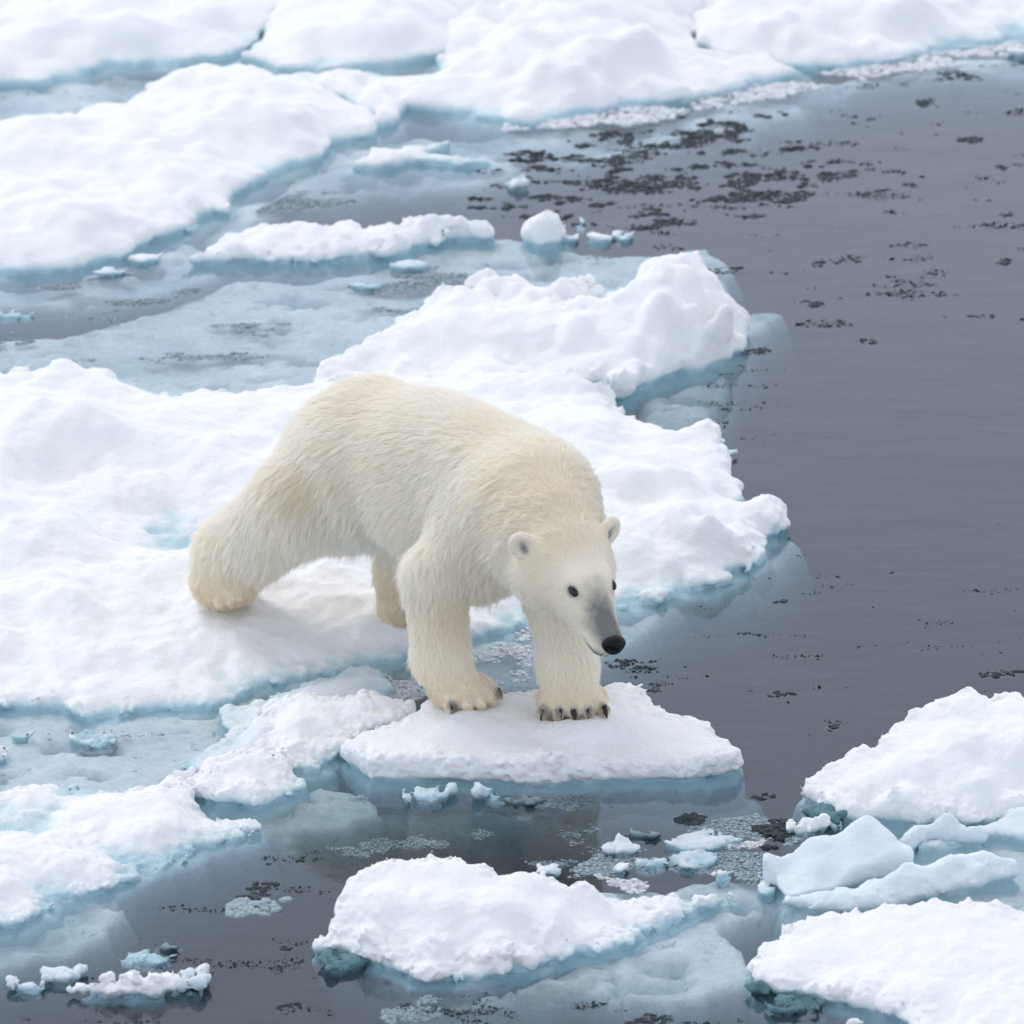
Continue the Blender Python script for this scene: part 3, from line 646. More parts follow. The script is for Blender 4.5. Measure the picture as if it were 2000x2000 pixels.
for a in [(1255,345,150,44,"largest dark slush clump, on the water above the snow ridge's knob"),
          (1390,342,90,34,"dark slush clump just right of the largest one"),
          (1475,372,120,26,"long dark slush clump trailing to the lower left, near the largest one"),
          (1580,330,85,24,"dark slush clump right of the long trailing one"),
          (1320,262,70,34,"dark slush clump with a white crumb on top, below the top floes"),
          (1220,408,70,18,"dark slush clump below the largest one"),
          (1120,350,60,20,"dark slush clump left of the largest one"),
          (1090,372,50,16,"dark slush clump right of the small upright lump's top"),
          (1745,194,36,18,"small dark slush clump high up on the right water"),
          (1835,262,56,16,"flat dark slush clump near the right edge, upper one"),
          (1890,318,34,12,"small flat dark slush clump at the right edge"),
          (1905,402,40,16,"dark slush dot at the right edge, level with the small upright lump"),
          (1720,350,36,14,"small oval dark slush clump in the upper right water"),
          (1538,576,36,14,"lone oval teal slush clump right of the ridge floe's pale tongue"),
          (1643,643,56,12,"flat dark slush clump in mid water right of the ridge floe"),
          (1545,498,32,10,"tiny dark slush clump right of the ridge floe's knob"),
          (1895,494,34,14,"dark slush dot at the right edge, level with the knob"),
          (1430,662,70,14,"dark slush clump touching the ridge floe's near right corner"),
          (1560,1372,50,16,"dark slush clump between the front floe and the right snow floe"),
          (1472,1310,46,10,"small dark slush clump right of the bear's paws"),
          (1888,1270,90,12,"flat dark slush clump at the right edge above the jagged floe"),
          (1475,1135,22,6,"tiny dark slush clump right of the bear's muzzle"),
          (495,1672,62,16,"dark slush clump in the lower left water, nearest the ice bridge"),
          (480,1692,60,12,"dark slush clump just below the one nearest the ice bridge"),
          (540,1790,28,8,"tiny dark slush clump left of the bottom middle floe"),
          (390,1838,30,8,"tiny dark slush clump left of the snowy lump pieces"),
          (545,1900,50,10,"small dark slush clump at the bottom edge left of the middle floe")]:
    clump(*a)
clump(490, 1708, 130, 34, "grey melting ice patch ringed with dark slush, lower left water", mat=CLEAR_ICE, rr=(.008, .02), wet=.3, dens=.8)
clump(785, 1905, 130, 40, "round teal slush patch at the bottom edge", mat=CLEAR_ICE, rr=(.006, .015), wet=.5, dens=.8)
clump(1440, 1505, 50, 12, "small teal slush clump right of the front floe's near corner")
clump(1215, 1925, 110, 20, "dark slush patch at the bottom edge beside the bottom right floe")
clump(1455, 1575, 100, 44, "dark slush clump left of the jagged snow floe's overhang", rr=(.008, .022), stack=1.5)
clump(1310, 1545, 70, 20, "dark slush clump behind the white broken plates", rr=(.008, .02))

# small white pieces
def bit(px0, py0, px1, py1, label, hgt=.04, mat=SNOW, lump=.014, res=.009, cat="ice chunk", skew=0, name="ice_chunk", wetz=.02, seed=None, rim=None, **kw):
    cx, cy, rx, ry = (px0 + px1)/2, (py0 + py1)/2, (px1 - px0)/2, (py1 - py0)/2
    drop = hgt*540                         # the height of the lump covers part of its picture
    n = 9; pts = []
    sd_ = int(px0*7 + py0*3) if seed is None else seed
    rg = random.Random(sd_)
    for i in range(n):
        a = 2*math.pi*i/n; k = rg.uniform(.8, 1.1)
        x, y = cx + math.cos(a)*rx*k, cy + math.sin(a)*ry*k + math.cos(a)*skew
        pts.append((x, y, hgt*0.7 if math.sin(a) < -0.2 else 0.0))
    return floe(name, label, pts, [(cx, cy - ry*0.2, hgt)], rim=hgt*0.6 if rim is None else rim, res=res, round_=min(.03, hgt*.6), warp=.014, lump=lump, base=.003,
                mat=mat, seed=sd_ % 97, cat=cat, freq=14, low=-.035, skirt=-0.9, inner=0.9, edge_drop=0.0, grow=0.020, crumb=0.006, share=0.5, wetz=wetz, **kw)
bit(172,500,240,522,"flat white ice chunk floating left of the long narrow floe, nearer one",.03,res=.014)
bit(238,474,304,500,"flat white ice chunk floating left of the long narrow floe, farther one",.035,res=.014)
bit(738,486,816,514,"low white ice chunk just below the long narrow floe",.03,res=.014, mat=SNOW_THIN)
bit(660,531,728,546,"thin white sliver of ice in the pale water above the ridge floe",.012,res=.014, mat=SNOW_THIN)
bit(338,418,382,440,"thin grey ice piece between the broad floe and the long narrow floe",.012,res=.014, mat=SNOW_THIN)
bit(942,328,1002,362,"grey-white ice chunk behind the small upright lump",.04,res=.015, mat=SNOW_THIN)
bit(1048,434,1092,460,"white ice chunk right of the small upright lump",.03,res=.012)
bit(1098,432,1160,462,"white ice chunk, second to the right of the small upright lump",.04,res=.012)
bit(1158,432,1190,458,"wet ice chunk, third to the right of the small upright lump",.03,res=.012, mat=SNOW_THIN)
bit(1080,416,1104,432,"tiny white crumb just behind the row of chunks by the upright lump",.02,res=.012)
bit(-30,588,66,602,"thin white sliver of ice at the left edge in the far slush",.015,res=.014, mat=SNOW_THIN)
bit(138,1372,224,1414,"flat crusty snow patch in the calm pool at the left",.012,mat=SNOW_THIN,cat="ice patch",lump=.010)
bit(12,1385,52,1397,"tiny crusty snow patch in the calm pool, farther one",.008,mat=SNOW_THIN,cat="ice patch")
bit(-30,1410,14,1440,"small snow lump at the left edge of the calm pool",.03)
bit(16,1846,82,1876,"small snow lump in the bottom left corner, leftmost of three",.05,mat=SNOW_THIN,lump=.018,wetz=.035)
bit(78,1822,150,1862,"small snow lump in the bottom left corner, second from the left",.06,mat=SNOW_THIN,lump=.018,wetz=.035)
floe("ice_chunk", "wedge of snow floating in the bottom left corner, right of two small lumps",
     [(142,1862,.03),(160,1845,.06),(205,1824,.10),(260,1832,.09),(300,1834,.08),(338,1838,.05),(340,1850,.01),(290,1872,0),(220,1886,0),(170,1884,0),(146,1872,.01)],
     [(220,1850,.09),(280,1850,.07)], rim=.05, res=.0085, round_=.04, warp=.02, lump=.015, base=.004, seed=33, freq=13, wetz=.03, low=-.05, skirt=-.6, inner=.6, edge_drop=0, cat="ice chunk")
bit(340,1832,384,1868,"upright snow lump at the right end of the bottom left group",.08,mat=SNOW_THIN,lump=.016,wetz=.04)
bit(308,1866,380,1890,"wet slushy ice beside the upright snow lump, bottom left",.015,mat=CLEAR_ICE,lump=.016)
bit(218,1790,330,1822,"melting grey ice slab above the bottom left snow wedge",.02,mat=SNOW_THIN,cat="ice slab",lump=.008,wetz=.05)
bit(285,1770,350,1795,"wet crystal ice piece on the melting grey slab, bottom left",.02,mat=CLEAR_ICE,lump=.016)
bit(762,1482,862,1520,"glassy crumbly ice piece under the front floe, left one",.055,mat=SNOW_THIN,lump=.020,wetz=.05,cat="ice chunk")
bit(900,1486,962,1518,"glassy crumbly ice piece under the front floe, right one",.045,mat=SNOW_THIN,lump=.020,wetz=.05)
bit(950,1500,1040,1520,"low strip of crystal ice trailing right of the glassy pieces",.018,mat=CLEAR_ICE,lump=.014)
bit(1255,1562,1402,1612,"crusty white ice plate in the broken ice, largest one",.035,mat=SNOW_THIN,lump=.014,cat="ice plate")
bit(1190,1618,1262,1640,"crusty white ice plate left of the largest one",.02,mat=SNOW_THIN,lump=.010,cat="ice plate")
bit(1262,1600,1360,1640,"flat grey-white ice plate just below the largest plate",.014,mat=SNOW_THIN,lump=.008,cat="ice plate")
bit(1150,1582,1196,1622,"upright glassy ice piece at the left of the broken plates",.05,mat=SNOW_THIN,lump=.02)
bit(1178,1564,1262,1586,"glassy strip of ice behind the broken plates",.025,mat=CLEAR_ICE,lump=.016)
bit(1012,1634,1050,1648,"small glassy crystal lump on the bottom middle floe's far edge",.05,mat=SNOW_THIN,lump=.018)
bit(1148,1628,1178,1652,"tiny white ice lump between the plates and the middle floe",.03)
bit(1350,1634,1388,1660,"small white ice lump left of the blue slabs",.03)
bit(1420,1660,1458,1690,"small white ice lump touching the blue slabs' left end",.03)
bit(1490,1542,1556,1582,"round crusty snow lump left of the tilted blue slab",.06,lump=.018)
bit(1430,1648,1462,1668,"tiny wet ice lump at the tilted slab's left corner",.02,mat=SNOW_THIN)
bit(1575,1545,1630,1565,"low wet ice strip between the jagged floe and the tilted slab",.03,mat=SNOW_THIN)
bit(1690,1572,1800,1600,"low white ice strip in front of the translucent hump",.035,mat=SNOW_THIN)
bit(1580,1920,1640,1945,"top of a snow lump at the bottom edge under the corner floe",.04)
bit(1700,92,1760,106,"flat white ice piece off the top right floe, left one",.03,res=.018, mat=SNOW_THIN)
bit(1790,80,1850,96,"flat white ice piece off the top right floe, middle one",.03,res=.018, mat=SNOW_THIN)
bit(1900,86,1990,108,"grey-white ice piece at the right edge below the top floe",.05,res=.018, mat=SNOW_THIN)
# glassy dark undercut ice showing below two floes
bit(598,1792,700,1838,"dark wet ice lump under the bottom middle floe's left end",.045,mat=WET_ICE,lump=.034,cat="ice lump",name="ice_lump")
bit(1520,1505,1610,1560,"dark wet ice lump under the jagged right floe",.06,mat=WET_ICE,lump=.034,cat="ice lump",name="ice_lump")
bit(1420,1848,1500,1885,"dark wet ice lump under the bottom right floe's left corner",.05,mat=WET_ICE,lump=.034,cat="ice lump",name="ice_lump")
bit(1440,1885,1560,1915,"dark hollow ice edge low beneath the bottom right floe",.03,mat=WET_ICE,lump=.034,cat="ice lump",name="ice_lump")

# ------------------------------------------------------------------ the polar bear
def unit(v):
    v = np.asarray(v, dtype=float); return v/np.linalg.norm(v)
HB = None
# the head's own axes: forward, to the bear's left, up
def view_vec(x, u, w):
    return x*np.array([1.0, 0, 0]) + u*UPV + w*FWD
_dl = unit(view_vec(0.154, -0.325, -0.20))
HL_ = unit(view_vec(0.308, 0.051, 0.154)); HL_ = unit(HL_ - _dl*np.dot(_dl, HL_))
_up = unit(np.cross(_dl, HL_))
_a = math.radians(12)
HF = unit(math.cos(_a)*_dl + math.sin(_a)*_up); HU = unit(np.cross(HF, HL_))
EAR_MID = PY(1070, 1021, -2.13)
HO = EAR_MID - HU*0.085
def HD(f, l, u): return HO + HF*f + HL_*l + HU*u

YL = -1.96
prims = []   # (kind, data, flow direction, hair length)
def cone(a, b, ra, rb, flow, hair, k=0.05, grp='body'):
    prims.append(('c', np.array(a, float), np.array(b, float), ra, rb, unit(flow), hair, k, grp))
def ell(c, ax, r, flow, hair, k=0.05, grp='body'):
    prims.append(('e', np.array(c, float), np.array(ax, float), np.array(r, float), None, unit(flow), hair, k, grp))
HEAD = unit((0.64, -0.77, 0)); SIDE = unit((-0.77, -0.64, 0))
back = -HEAD
dn = np.array([0, 0, -1.0])
BFR = [HEAD, SIDE, np.array([0, 0, 1.0])]
# trunk
ell((-.44, -1.16, .655), BFR, (.27, .225, .265), back*0.8 + dn*0.5, .050, .08)
ell((-.56, -1.05, .56), BFR, (.20, .20, .24), back*0.4 + dn, .050, .08)
ell((-.24, -1.42, .700), BFR, (.36, .235, .272), back*0.9 + dn*0.5, .048, .08)
ell((.00, -1.72, .715), BFR, (.27, .22, .215), back*0.6 + dn*0.9, .050, .08)
ell((.05, -1.74, .80), BFR, (.20, .15, .165), back*0.9 + dn*0.3, .040, .08)
ell((-.10, -1.58, .725), BFR, (.24, .17, .245), back*0.9 + dn*0.4, .045, .10)
# shoulders
ell((-.10, -1.80, .635), BFR, (.15, .11, .18), back*0.25 + dn, .045, .07)
ell((.12, -1.68, .645), BFR, (.15, .12, .17), back*0.25 + dn, .045, .07)
# neck
cone((.06, -1.86, .77), HD(-.02, 0, .0), .205, .150, back*0.8 + dn*0.5, .040, .07)
cone((.04, -1.86, .72), HD(-.03, 0, -.01), .150, .108, back*0.5 + dn*0.9, .050, .07)
# camera side hind leg: thigh, shank, planted foot
kR = PY(565, 945, -1.20); hR = PY(440, 1046, -1.03); fR = PY(424, 1088, -1.06)
cone((-.56, -1.20, .60), kR, .200, .135, dn + back*0.5, .050, .08)
cone(kR, hR, .138, .120, unit(hR - kR) + dn*0.7, .050, .07)
cone(hR, fR, .112, .092, unit(fR - hR), .030, .05)
_ff = unit((0.62, -0.78, 0)); _fs = np.array([-_ff[1], _ff[0], 0])
_fc = PY(419, 1086, -1.075); _fc[2] = 0.178
ell(_fc, [_ff, _fs, np.array([0, 0, 1.])], (.088, .082, .062), unit(_ff + dn*.5), .030, .05)
for _k in range(5):
    _t = (_k - 2)/2
    cone(_fc + _fs*_t*.045 + _ff*.05, _fc + _fs*_t*.062 + _ff*(.088 - .02*_t*_t) + np.array([0, 0, -.026]), .026, .020, _ff, .016, .006, 'toe')
# far side hind leg
kL = np.array([-.29, -1.12, .44]); hL = np.array([-.36, -1.04, .22])
cone((-.36, -1.02, .58), kL, .19, .13, dn, .045, .07)
cone(kL, hL, .12, .075, dn, .040, .06)
cone(hL, (-.37, -1.14, .125), .08, .068, dn, .022, .05)
# front legs
eR = PY(822, 1085, -1.84); wR = PY(832, 1240, -1.87); pR = PY(866, 1300, -1.89)
cone((-.11, -1.79, .64), eR, .125, .096, dn, .042, .06)
cone(eR, wR, .096, .079, dn, .034, .04)
cone(wR, pR, .080, .066, dn, .026, .05)
eL = PY(1058, 1120, -1.82); wL = PY(1072, 1262, -1.92); pL = PY(1078, 1304, -1.96)
cone((.14, -1.72, .64), eL, .122, .098, dn, .042, .06)
cone(eL, wL, .099, .081, dn, .034, .04)
cone(wL, pL, .082, .066, dn, .026, .05)
# paws: (centre, forward, width)
claw_spots = []
def paw(c, fwd, wide, zbase):
    fwd = unit(fwd); side = np.array([-fwd[1], fwd[0], 0])
    ell(c + np.array([0, 0, -.01]), [fwd, side, np.array([0, 0, 1.])], (.085, wide*0.5, .050), fwd + dn*0.3, .022, .03, 'paw')
    for i in range(5):
        t = (i - 2)/2.0
        reach = 0.092 - 0.028*t*t
        a = c + side*(t*wide*0.30) + fwd*0.02 + np.array([0, 0, .002])
        b = c + side*(t*wide*0.43) + fwd*reach; b[2] = zbase + 0.026
        cone(a, b, .028, .0195, fwd + dn*.4, .017, .004, 'toe')
        claw_spots.append((b + fwd*.006 + np.array([0, 0, .011]), unit(fwd + side*t*0.22 + dn*0.75)))
ZR, ZL = 0.104, 0.108
paw(np.array([pR[0] + .008, pR[1] + .026, ZR + .052]), (0.62, -0.78, 0), .215, ZR)
paw(np.array([pL[0] + .002, pL[1] + .022, ZL + .052]), (0.06, -1.0, 0), .225, ZL)
# tail
cone((-.70, -.93, .58), (-.735, -.92, .50), .05, .03, dn, .04, .05)
# head
HBX = [HF, HL_, HU]
hb = -HF
ell(HD(.030, 0, .005), HBX, (.165, .138, .118), hb, .017, .04, 'head')
ell(HD(.145, 0, .022), HBX, (.115, .080, .078), hb, .013, .05, 'head')
cone(HD(.17, 0, .005), HD(.345, 0, -.018), .074, .044, hb, .011, .045, 'head')
cone(HD(.08, 0, -.045), HD(.325, 0, -.056), .072, .034, hb + dn*0.2, .013, .03, 'head')
for s in (-1, 1):
    ell(HD(.015, s*.068, -.020), HBX, (.105, .078, .080), hb + dn*0.3, .020, .05, 'head')
    ell(HD(.160, s*.046, .078), HBX, (.042, .026, .016), hb, .009, .03, 'head')       # brow
    ell(HD(.315, s*.026, -.040), HBX, (.045, .026, .030), hb, .006, .02, 'head')       # lip pads
# ears: a thick disc with a hollow facing forward
ear_ax = []
for s in (-1, 1):
    fe = unit(HF*0.90 + HL_*s*0.35 + HU*0.25); ue = unit(HU*0.75 + HL_*s*0.62); ue = unit(ue - fe*np.dot(ue, fe)); le = np.cross(fe, ue)
    c = HD(-.012, s*.155, .090)
    ear_ax.append((c, fe, le, ue))
    ell(c, [fe, le, ue], (.024, .043, .047), ue, .010, .018, 'ear')

def prim_sd(p, X):
    if p[0] == 'c':
        a, b, ra, rb = p[1:5]
        ba = b - a; l2 = ba @ ba
        pa = X - a
        h = np.clip((pa @ ba)/l2, 0, 1)
        return np.linalg.norm(pa - h[:, None]*ba, axis=1) - (ra + (rb - ra)*h)
    c, ax, r = p[1], np.stack(p[2]), p[3]
    q = (X - c) @ ax.T
    k0 = np.linalg.norm(q/r, axis=1); k1 = np.linalg.norm(q/(r*r), axis=1) + 1e-9
    return k0*(k0 - 1)/k1

res = 0.0085
def prim_bounds(p):
    if p[0] == 'c':
        r = max(p[3], p[4]); return np.minimum(p[1], p[2]) - r, np.maximum(p[1], p[2]) + r
    r = np.max(p[3]); return p[1] - r, p[1] + r
los, his = zip(*[prim_bounds(p) for p in prims])
blo = np.min(los, 0) - 0.05; bhi = np.max(his, 0) + 0.05
dims = np.ceil((bhi - blo)/res).astype(int) + 1
BF = np.full(dims, 0.4, dtype=np.float32)
for p in prims:
    l, h = prim_bounds(p); k = p[7]
    i0 = np.maximum(np.floor((l - k - 0.03 - blo)/res).astype(int), 0); i1 = np.minimum(np.ceil((h + k + 0.03 - blo)/res).astype(int) + 1, dims)
    g = [blo[i] + np.arange(i0[i], i1[i])*res for i in range(3)]
    G = np.stack(np.meshgrid(*g, indexing='ij'), -1).reshape(-1, 3)
    d = prim_sd(p, G).reshape([len(x) for x in g]).astype(np.float32)
    sl = tuple(slice(i0[i], i1[i]) for i in range(3))
    BF[sl] = smin(BF[sl], d, k)
# hollow ears, eye sockets, nostril-side dents
def carve(c, ax, r, k=0.012):
    G = [slice(int(max(0, (c[i] - 0.08 - blo[i])/res)), int(min(dims[i], (c[i] + 0.08 - blo[i])/res + 2))) for i in range(3)]
    g = [blo[i] + np.arange(G[i].start, G[i].stop)*res for i in range(3)]
    X = np.stack(np.meshgrid(*g, indexing='ij'), -1).reshape(-1, 3)
    d = prim_sd(('e', c, ax, np.array(r)), X).reshape([len(x) for x in g]).astype(np.float32)
    BF[tuple(G)] = smax(BF[tuple(G)], -d, k)
for (c, fe, le, ue) in ear_ax:
    carve(c + fe*0.024 - ue*0.004, [fe, le, ue], (.022, .028, .032), .008)
EYES = []
for s in (-1, 1):
    e = HD(.192, s*.0655, .060)
    carve(e + HF*0.002 + HL_*s*0.012 + HU*.004, HBX, (.019, .010, .012), .006)
    EYES.append(e)
BV, BQ = surface_nets(BF, blo, res)
# relax the voxel steps
def relax(V, Q, it=2, f=0.5):
    n = len(V)
    E = np.concatenate([Q[:, [0, 1]], Q[:, [1, 2]], Q[:, [2, 3]], Q[:, [3, 0]]])
    cnt = np.bincount(E[:, 0], minlength=n) + np.bincount(E[:, 1], minlength=n)
    for _ in range(it):
        S_ = np.stack([np.bincount(E[:, 0], V[E[:, 1], i], n) + np.bincount(E[:, 1], V[E[:, 0], i], n) for i in range(3)], 1)
        V = V + (S_/cnt[:, None] - V)*f
    return V
BV = relax(BV, BQ, 3)

m, nt, out = new_mat("bear_skin")
at = nt.nodes.new("ShaderNodeAttribute"); at.attribute_name = "dark"
b = N(nt, "ShaderNodeBsdfPrincipled", Roughness=0.7)
nt.links.new(mixc(nt, at.outputs['Fac'], (0.80, 0.725, 0.58), (0.085, 0.10, 0.105)), b.inputs['Base Color'])
nt.links.new(b.outputs[0], out.inputs[0]); SKIN = m

def head_local(X):
    q = X - HO
    return q @ HF, q @ HL_, q @ HU
def face_dark(X):
    """grey pigment of muzzle, lips and eyelids; painted shade in ear hollows, toe gaps"""
    f, l, u = head_local(X)
    n = fbm(X[:, 0], X[:, 1], X[:, 2], 30, 2)
    near = (np.abs(l) < 0.2) & (f > -0.1) & (f < 0.5) & (np.abs(u) < 0.2)
    n = n + 0.4*fbm(X[:, 0], X[:, 1], X[:, 2], 110, 1)
    n = n + 0.5*pn(X[:, 0]*210, X[:, 1]*210, X[:, 2]*210)
    muz = np.clip((f - 0.178 + 0.016*n)/0.10, 0, 1)*np.clip(1.6 - np.abs(l + 0.006)/(0.031 + 0.09*np.clip(f - 0.2, 0, 0.2)) + 0.12*n, 0, 1)*np.clip((u + 0.030)/0.03, 0, 1)*0.90
    lip = np.exp(-((u + 0.058)/0.008)**2)*np.clip((f - 0.285)/0.03, 0, 1)*0.8
    chin = np.clip((f - 0.275)/0.03, 0, 1)*np.clip((-0.050 - u)/0.012, 0, 1)*0.7
    d = np.maximum(np.maximum(muz, lip), chin)*near
    for e in EYES:
        r = np.linalg.norm((X - e)*1.0, axis=1)
        d = np.maximum(d, np.clip(1 - (r - 0.016)/0.009, 0, 1)*0.75)
        r2 = np.linalg.norm(X - (e + HF*0.028 - HL_*np.sign((e - HO) @ HL_)*0.012), axis=1)
        d = np.maximum(d, np.clip(1 - r2/0.028, 0, 1)*0.35)
    for (c, fe, le, ue) in ear_ax:
        q = X - (c + fe*0.010 - ue*0.012 + le*0.004*0); q = q - 0.45*np.outer(q @ ue, ue); r = np.linalg.norm(q, axis=1)
        d = np.maximum(d, np.clip(1 - (r - 0.004)/0.013, 0, 1)*0.92)  # shade of the ear hole painted into the colour
    if True:
        for ci, (c, dct) in enumerate(claw_spots):
            if ci in (1, 2, 3): continue
            r3 = np.linalg.norm(X - c - np.array([0, 0, .002]), axis=1)
            d = np.maximum(d, np.clip(1 - (r3 - 0.008)/0.016, 0, 1)*0.75)  # dark toe gaps painted as shade around the claw roots
    return np.clip(d, 0, 1)
bear_org = np.array([-.2, -1.5, 0.1])
bear = bpy.data.objects.new("polar_bear", None); COL.objects.link(bear)
bear.location = bear_org.tolist(); bear.empty_display_size = 0.2
tag(bear, "young polar bear stepping with its front paws onto the flat front floe", "polar bear")
def bear_part(name, V, Q, mat, smooth=True, attrs=None):
    return mesh_obj(name, np.asarray(V) - bear_org, Q, mat, bear, smooth, attrs)
body = bear_part("body", BV, BQ, SKIN, attrs={"dark": face_dark(BV)})

def uv_blob(c, ax, r, nu=20, nv=12, fn=None):
    """closed ellipsoid with quads only; fn bends the unit sphere first"""
    V, Q = [], []
    for j in range(nv + 1):
        th = math.pi*(0.02 + 0.96*j/nv)
        for i in range(nu):
            ph = 2*math.pi*i/nu
            V.append((math.cos(th), math.sin(th)*math.cos(ph), math.sin(th)*math.sin(ph)))
    for j in range(nv):
        for i in range(nu):
            Q.append((j*nu + i, j*nu + (i + 1) % nu, (j + 1)*nu + (i + 1) % nu, (j + 1)*nu + i))
    V = np.array(V)
    if fn is not None: V = fn(V)
    return (V*np.array(r)) @ np.stack(ax) + c, Q

def gloss_mat(name, col, rough, bump=0.0, spec=0.5):
    m, nt, out = new_mat(name)
    b = N(nt, "ShaderNodeBsdfPrincipled", Roughness=rough); b.inputs['Base Color'].default_value = (*col, 1); b.inputs['Specular IOR Level'].default_value = spec
    if bump:
        tc = nt.nodes.new("ShaderNodeTexCoord").outputs['Object']
        bp = N(nt, "ShaderNodeBump", Strength=bump, Distance=0.003); nt.links.new(noise(nt, tc, 260, 3, 0.6), bp.inputs['Height'])
        nt.links.new(bp.outputs[0], b.inputs['Normal'])
    nt.links.new(b.outputs[0], out.inputs[0]); return m
EYE = gloss_mat("eye_dark", (0.008, 0.005, 0.004), 0.04)
NOSE = gloss_mat("nose_black", (0.004, 0.004, 0.0045), 0.42, 0.8, 0.22)
CLAW = gloss_mat("claw_horn", (0.022, 0.012, 0.008), 0.30, 0.2, 0.35)
for s, e in zip((-1, 1), EYES):
    V, Q = uv_blob(e + HL_*s*0.001 + HU*.0015, HBX, (.0245, .0140, .0145))
    bear_part("eye", V, Q, EYE)
def nose_fn(V):
    V = V.copy()
    V[:, 1] *= 1 - 0.25*(V[:, 2] < 0)*np.abs(V[:, 2])
    for s in (-1, 1):      # nostrils
        d = np.sqrt((V[:, 1] - s*0.52)**2 + (V[:, 2] - 0.02)**2)
        V[:, 0] -= np.where(V[:, 0] > 0, 0.55*np.exp(-(d/0.26)**2), 0)
    return V
V, Q = uv_blob(HD(.378, 0, -.012), HBX, (.030, .040, .032), 36, 24, nose_fn)
bear_part("nose", V, Q, NOSE)
for ci, (c, dct) in enumerate(claw_spots):
    # a curved tapering horn; the middle ones of the near paw are buried in fur and snow
    if ci in (1, 2, 3): continue
    c = c + np.array([random.uniform(-.006, .006), random.uniform(-.003, .003), random.uniform(-.007, .004)])
    dct = unit(dct + np.array([random.uniform(-.3, .3), 0, 0]))
    sd_ = unit(np.cross(dct, dn)); up_ = np.cross(sd_, dct)
    V, Q = [], []; nr, ns = 7, 8; cs = random.uniform(0.7, 1.2)
    for j in range(nr + 1):
        t = j/nr; r = 0.0112*(1 - t)**0.5*cs + 0.0008
        ctr = c + dct*(0.026*cs*t) + dn*(0.020*t*t)
        for i in range(ns):
            a = 2*math.pi*i/ns
            V.append(ctr + sd_*math.cos(a)*r*0.75 + up_*math.sin(a)*r)
    for j in range(nr):
        for i in range(ns): Q.append((j*ns + i, j*ns + (i + 1) % ns, (j + 1)*ns + (i + 1) % ns, (j + 1)*ns + i))
    bear_part("claw", V, Q, CLAW)

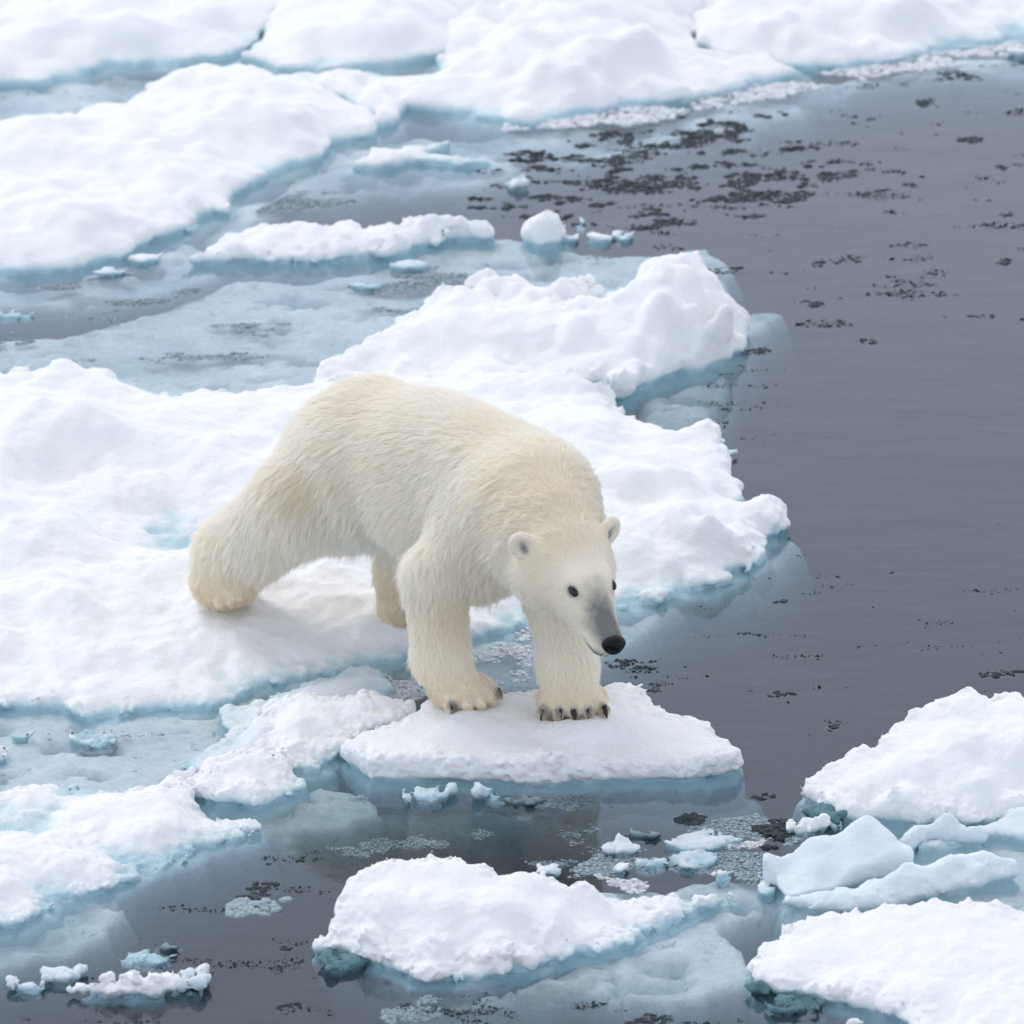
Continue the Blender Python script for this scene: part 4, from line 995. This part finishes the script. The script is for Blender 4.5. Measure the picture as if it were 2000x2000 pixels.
# ---- fur: real strands grown from the body and laid along the flow of the coat
def grow_fur(count):
    T = np.concatenate([BQ[:, [0, 1, 2]], BQ[:, [0, 2, 3]]])
    A, B_, C_ = BV[T[:, 0]], BV[T[:, 1]], BV[T[:, 2]]
    nrm = np.cross(B_ - A, C_ - A); ar = np.linalg.norm(nrm, axis=1); nrm /= (ar[:, None] + 1e-12)
    cen = (A + B_ + C_)/3
    # smooth vertex normals
    VN = np.zeros_like(BV)
    for i in range(3): VN[:, i] = sum(np.bincount(T[:, j], nrm[:, i]*ar, len(BV)) for j in range(3))
    VN /= np.linalg.norm(VN, axis=1)[:, None] + 1e-12
    f, l, u = head_local(cen)
    dens = 1.0 + 2.2*((f > -0.12) & (np.abs(l) < 0.25) & (np.abs(u) < 0.25))      # short face hair stands denser
    dens += 1.0*(cen[:, 2] < 0.24)
    cum = np.cumsum(ar*dens); pick = np.searchsorted(cum, RNG.random(count)*cum[-1])
    r1, r2 = np.sqrt(RNG.random(count)), RNG.random(count)
    w = np.stack([1 - r1, r1*(1 - r2), r1*r2], 1)[:, :, None]
    Tp = T[pick]
    p = (BV[Tp]*w).sum(1); n = (VN[Tp]*w).sum(1); n /= np.linalg.norm(n, axis=1)[:, None]
    flow = np.zeros_like(p); L = np.zeros(count); W = np.zeros(count)
    for pr in prims:
        d = prim_sd(pr, p)
        wt = np.exp(-np.clip(d + 0.01, 0, 1)/0.022)
        if pr[8] in ('toe', 'ear', 'paw'): wt *= 2.5
        flow += wt[:, None]*pr[5]; L += wt*pr[6]; W += wt
    L /= W
    flow /= np.linalg.norm(flow, axis=1)[:, None] + 1e-9
    nz = np.stack([fbm(p[:, 0], p[:, 1], p[:, 2] + k*3.1, 9, 3) for k in range(3)], 1)
    nz2 = np.stack([pn(p[:, 0]*42, p[:, 1]*42, p[:, 2]*42 + k*7.7) for k in range(3)], 1)
    flow = flow + nz*0.30 + nz2*0.28 + RNG.normal(size=p.shape)*0.10
    t = flow - n*np.sum(flow*n, 1)[:, None]
    t /= np.linalg.norm(t, axis=1)[:, None] + 1e-6
    under = np.clip(-n[:, 2], 0, 1)*(p[:, 2] > 0.25)
    L = L*(1 + 0.30*under)*RNG.uniform(0.6, 1.25, count)*1.0
    guard = RNG.random(count) < 0.05
    L = np.where(guard & (L > 0.025), L*1.45, L)
    short = np.clip((0.03 - L)/0.02, 0, 1)
    ang = np.radians(29 - 12*short + 10*guard + RNG.normal(size=count)*6)
    dirv = t*np.cos(ang)[:, None] + n*np.sin(ang)[:, None]
    S_ = np.array([0.0, 0.3, 0.65, 1.0])
    grav = np.array([0, 0, -1.0])*0.24
    pts = p[:, None, :] - n[:, None, :]*0.002 + L[:, None, None]*(dirv[:, None, :]*S_[None, :, None] + (grav - n*0.12)[:, None, :]*(S_**2)[None, :, None])
    # locks: tips drawn towards shared points
    M = count//16
    from mathutils.kdtree import KDTree
    kd = KDTree(M)
    for i in range(M): kd.insert(p[i], i)
    kd.balance()
    near = np.fromiter((kd.find(q)[1] for q in p), dtype=np.int64, count=count)
    tipc = pts[near, 3]; pull = np.array([0, 0.10, 0.36, 0.60])[None, :, None]*(0.55 + 0.45*RNG.random(count))[:, None, None]*(1 - 0.45*short)[:, None, None]
    pts = pts*(1 - pull) + (pts[near])*pull
    # colour: ivory, warmer on neck and back of legs, greyer where thin, dark on muzzle
    c1 = fbm(p[:, 0], p[:, 1], p[:, 2] + 31, 3.2, 3)
    c2 = fbm(p[near, 0], p[near, 1], p[near, 2] + 57, 24, 2)
    warm = np.clip(0.58 + 0.42*np.exp(-((p - HD(.15, 0, .03))**2).sum(1)/0.018) + 0.55*c1 + 0.38*c2 + RNG.normal(size=count)*0.10, 0, 1)
    legs = np.clip((0.30 - p[:, 2])/0.2, 0, 1)
    ylw = np.clip(legs*0.75 + warm*0.5, 0, 1)[:, None]
    col = np.array([0.995, 0.98, 0.92])*(1 - ylw) + np.array([0.975, 0.90, 0.735])*ylw
    pawd = (np.clip((0.215 - p[:, 2])/0.07, 0, 1)*np.clip(0.45 + 0.6*c2, 0.1, 0.9))[:, None]
    col = col*(1 - 0.55*pawd) + np.array([0.70, 0.57, 0.38])*0.55*pawd
    f, l, u = head_local(p)
    neckw = np.exp(-((p - HD(-.13, 0, .08))**2).sum(1)/0.045)[:, None]
    col = col*(1 - 0.35*neckw) + np.array([0.96, 0.85, 0.64])*0.35*neckw
    stain = np.exp(-((p - PY(585, 925, -1.32))**2).sum(1)/0.006) + 0.8*np.exp(-((p - PY(855, 1165, -1.95))**2).sum(1)/0.006)
    col = col*(1 - 0.28*np.clip(stain, 0, 1)[:, None]) + np.array([0.76, 0.62, 0.36])*0.28*np.clip(stain, 0, 1)[:, None]
    dk = face_dark(p)*np.clip(0.92 + 0.65*nz2[:, 0] + 0.35*nz[:, 1] + RNG.normal(size=count)*0.45, 0, 1.4)
    dk = np.clip(dk, 0, 1)[:, None]
    col = col*(1 - dk) + np.array([0.10, 0.10, 0.105])*dk
    L_ok = dk[:, 0] < 0.97
    # nothing grows over the eyes and the nose
    keep = np.ones(count, bool)
    for e in EYES: keep &= np.linalg.norm(p - e, axis=1) > 0.0200
    keep &= ~((f > 0.362) & (np.abs(l) < 0.05) & (u > -0.045))
    pts, col, L = pts[keep], col[keep], L[keep]
    cnt = len(pts)
    hc = bpy.data.hair_curves.new("fur")
    hc.add_curves([4]*cnt)
    hc.attributes['position'].data.foreach_set('vector', (pts - bear_org).astype(np.float32).ravel())
    base_r = np.where(L > 0.03, 0.00062, 0.00050)
    rad = (base_r[:, None]*np.array([1.0, 0.95, 0.7, 0.15])[None, :]).astype(np.float32)
    ra = hc.attributes.get('radius') or hc.attributes.new('radius', 'FLOAT', 'POINT')
    ra.data.foreach_set('value', rad.ravel())
    ca = hc.attributes.new('tint', 'FLOAT_COLOR', 'CURVE')
    ca.data.foreach_set('color', np.concatenate([col, np.ones((cnt, 1))], 1).astype(np.float32).ravel())
    m, nt, out = new_mat("bear_fur")
    at = nt.nodes.new("ShaderNodeAttribute"); at.attribute_name = "tint"
    h = nt.nodes.new("ShaderNodeBsdfHairPrincipled"); h.model = 'CHIANG'; h.parametrization = 'COLOR'
    nt.links.new(at.outputs['Color'], h.inputs['Color'])
    h.inputs['Roughness'].default_value = 0.4; h.inputs['Radial Roughness'].default_value = 0.6
    d = nt.nodes.new("ShaderNodeBsdfDiffuse"); nt.links.new(at.outputs['Color'], d.inputs[0])
    tl = nt.nodes.new("ShaderNodeBsdfTranslucent"); nt.links.new(at.outputs['Color'], tl.inputs[0])
    md = nt.nodes.new("ShaderNodeMixShader"); md.inputs[0].default_value = 0.35
    nt.links.new(d.outputs[0], md.inputs[1]); nt.links.new(tl.outputs[0], md.inputs[2]); d = md
    mx = nt.nodes.new("ShaderNodeMixShader"); mx.inputs[0].default_value = 0.75
    nt.links.new(h.outputs[0], mx.inputs[1]); nt.links.new(d.outputs[0], mx.inputs[2])
    nt.links.new(mx.outputs[0], out.inputs[0])
    hc.materials.append(m)
    o = bpy.data.objects.new("fur", hc); COL.objects.link(o); o.parent = bear
    return o
grow_fur(430000)
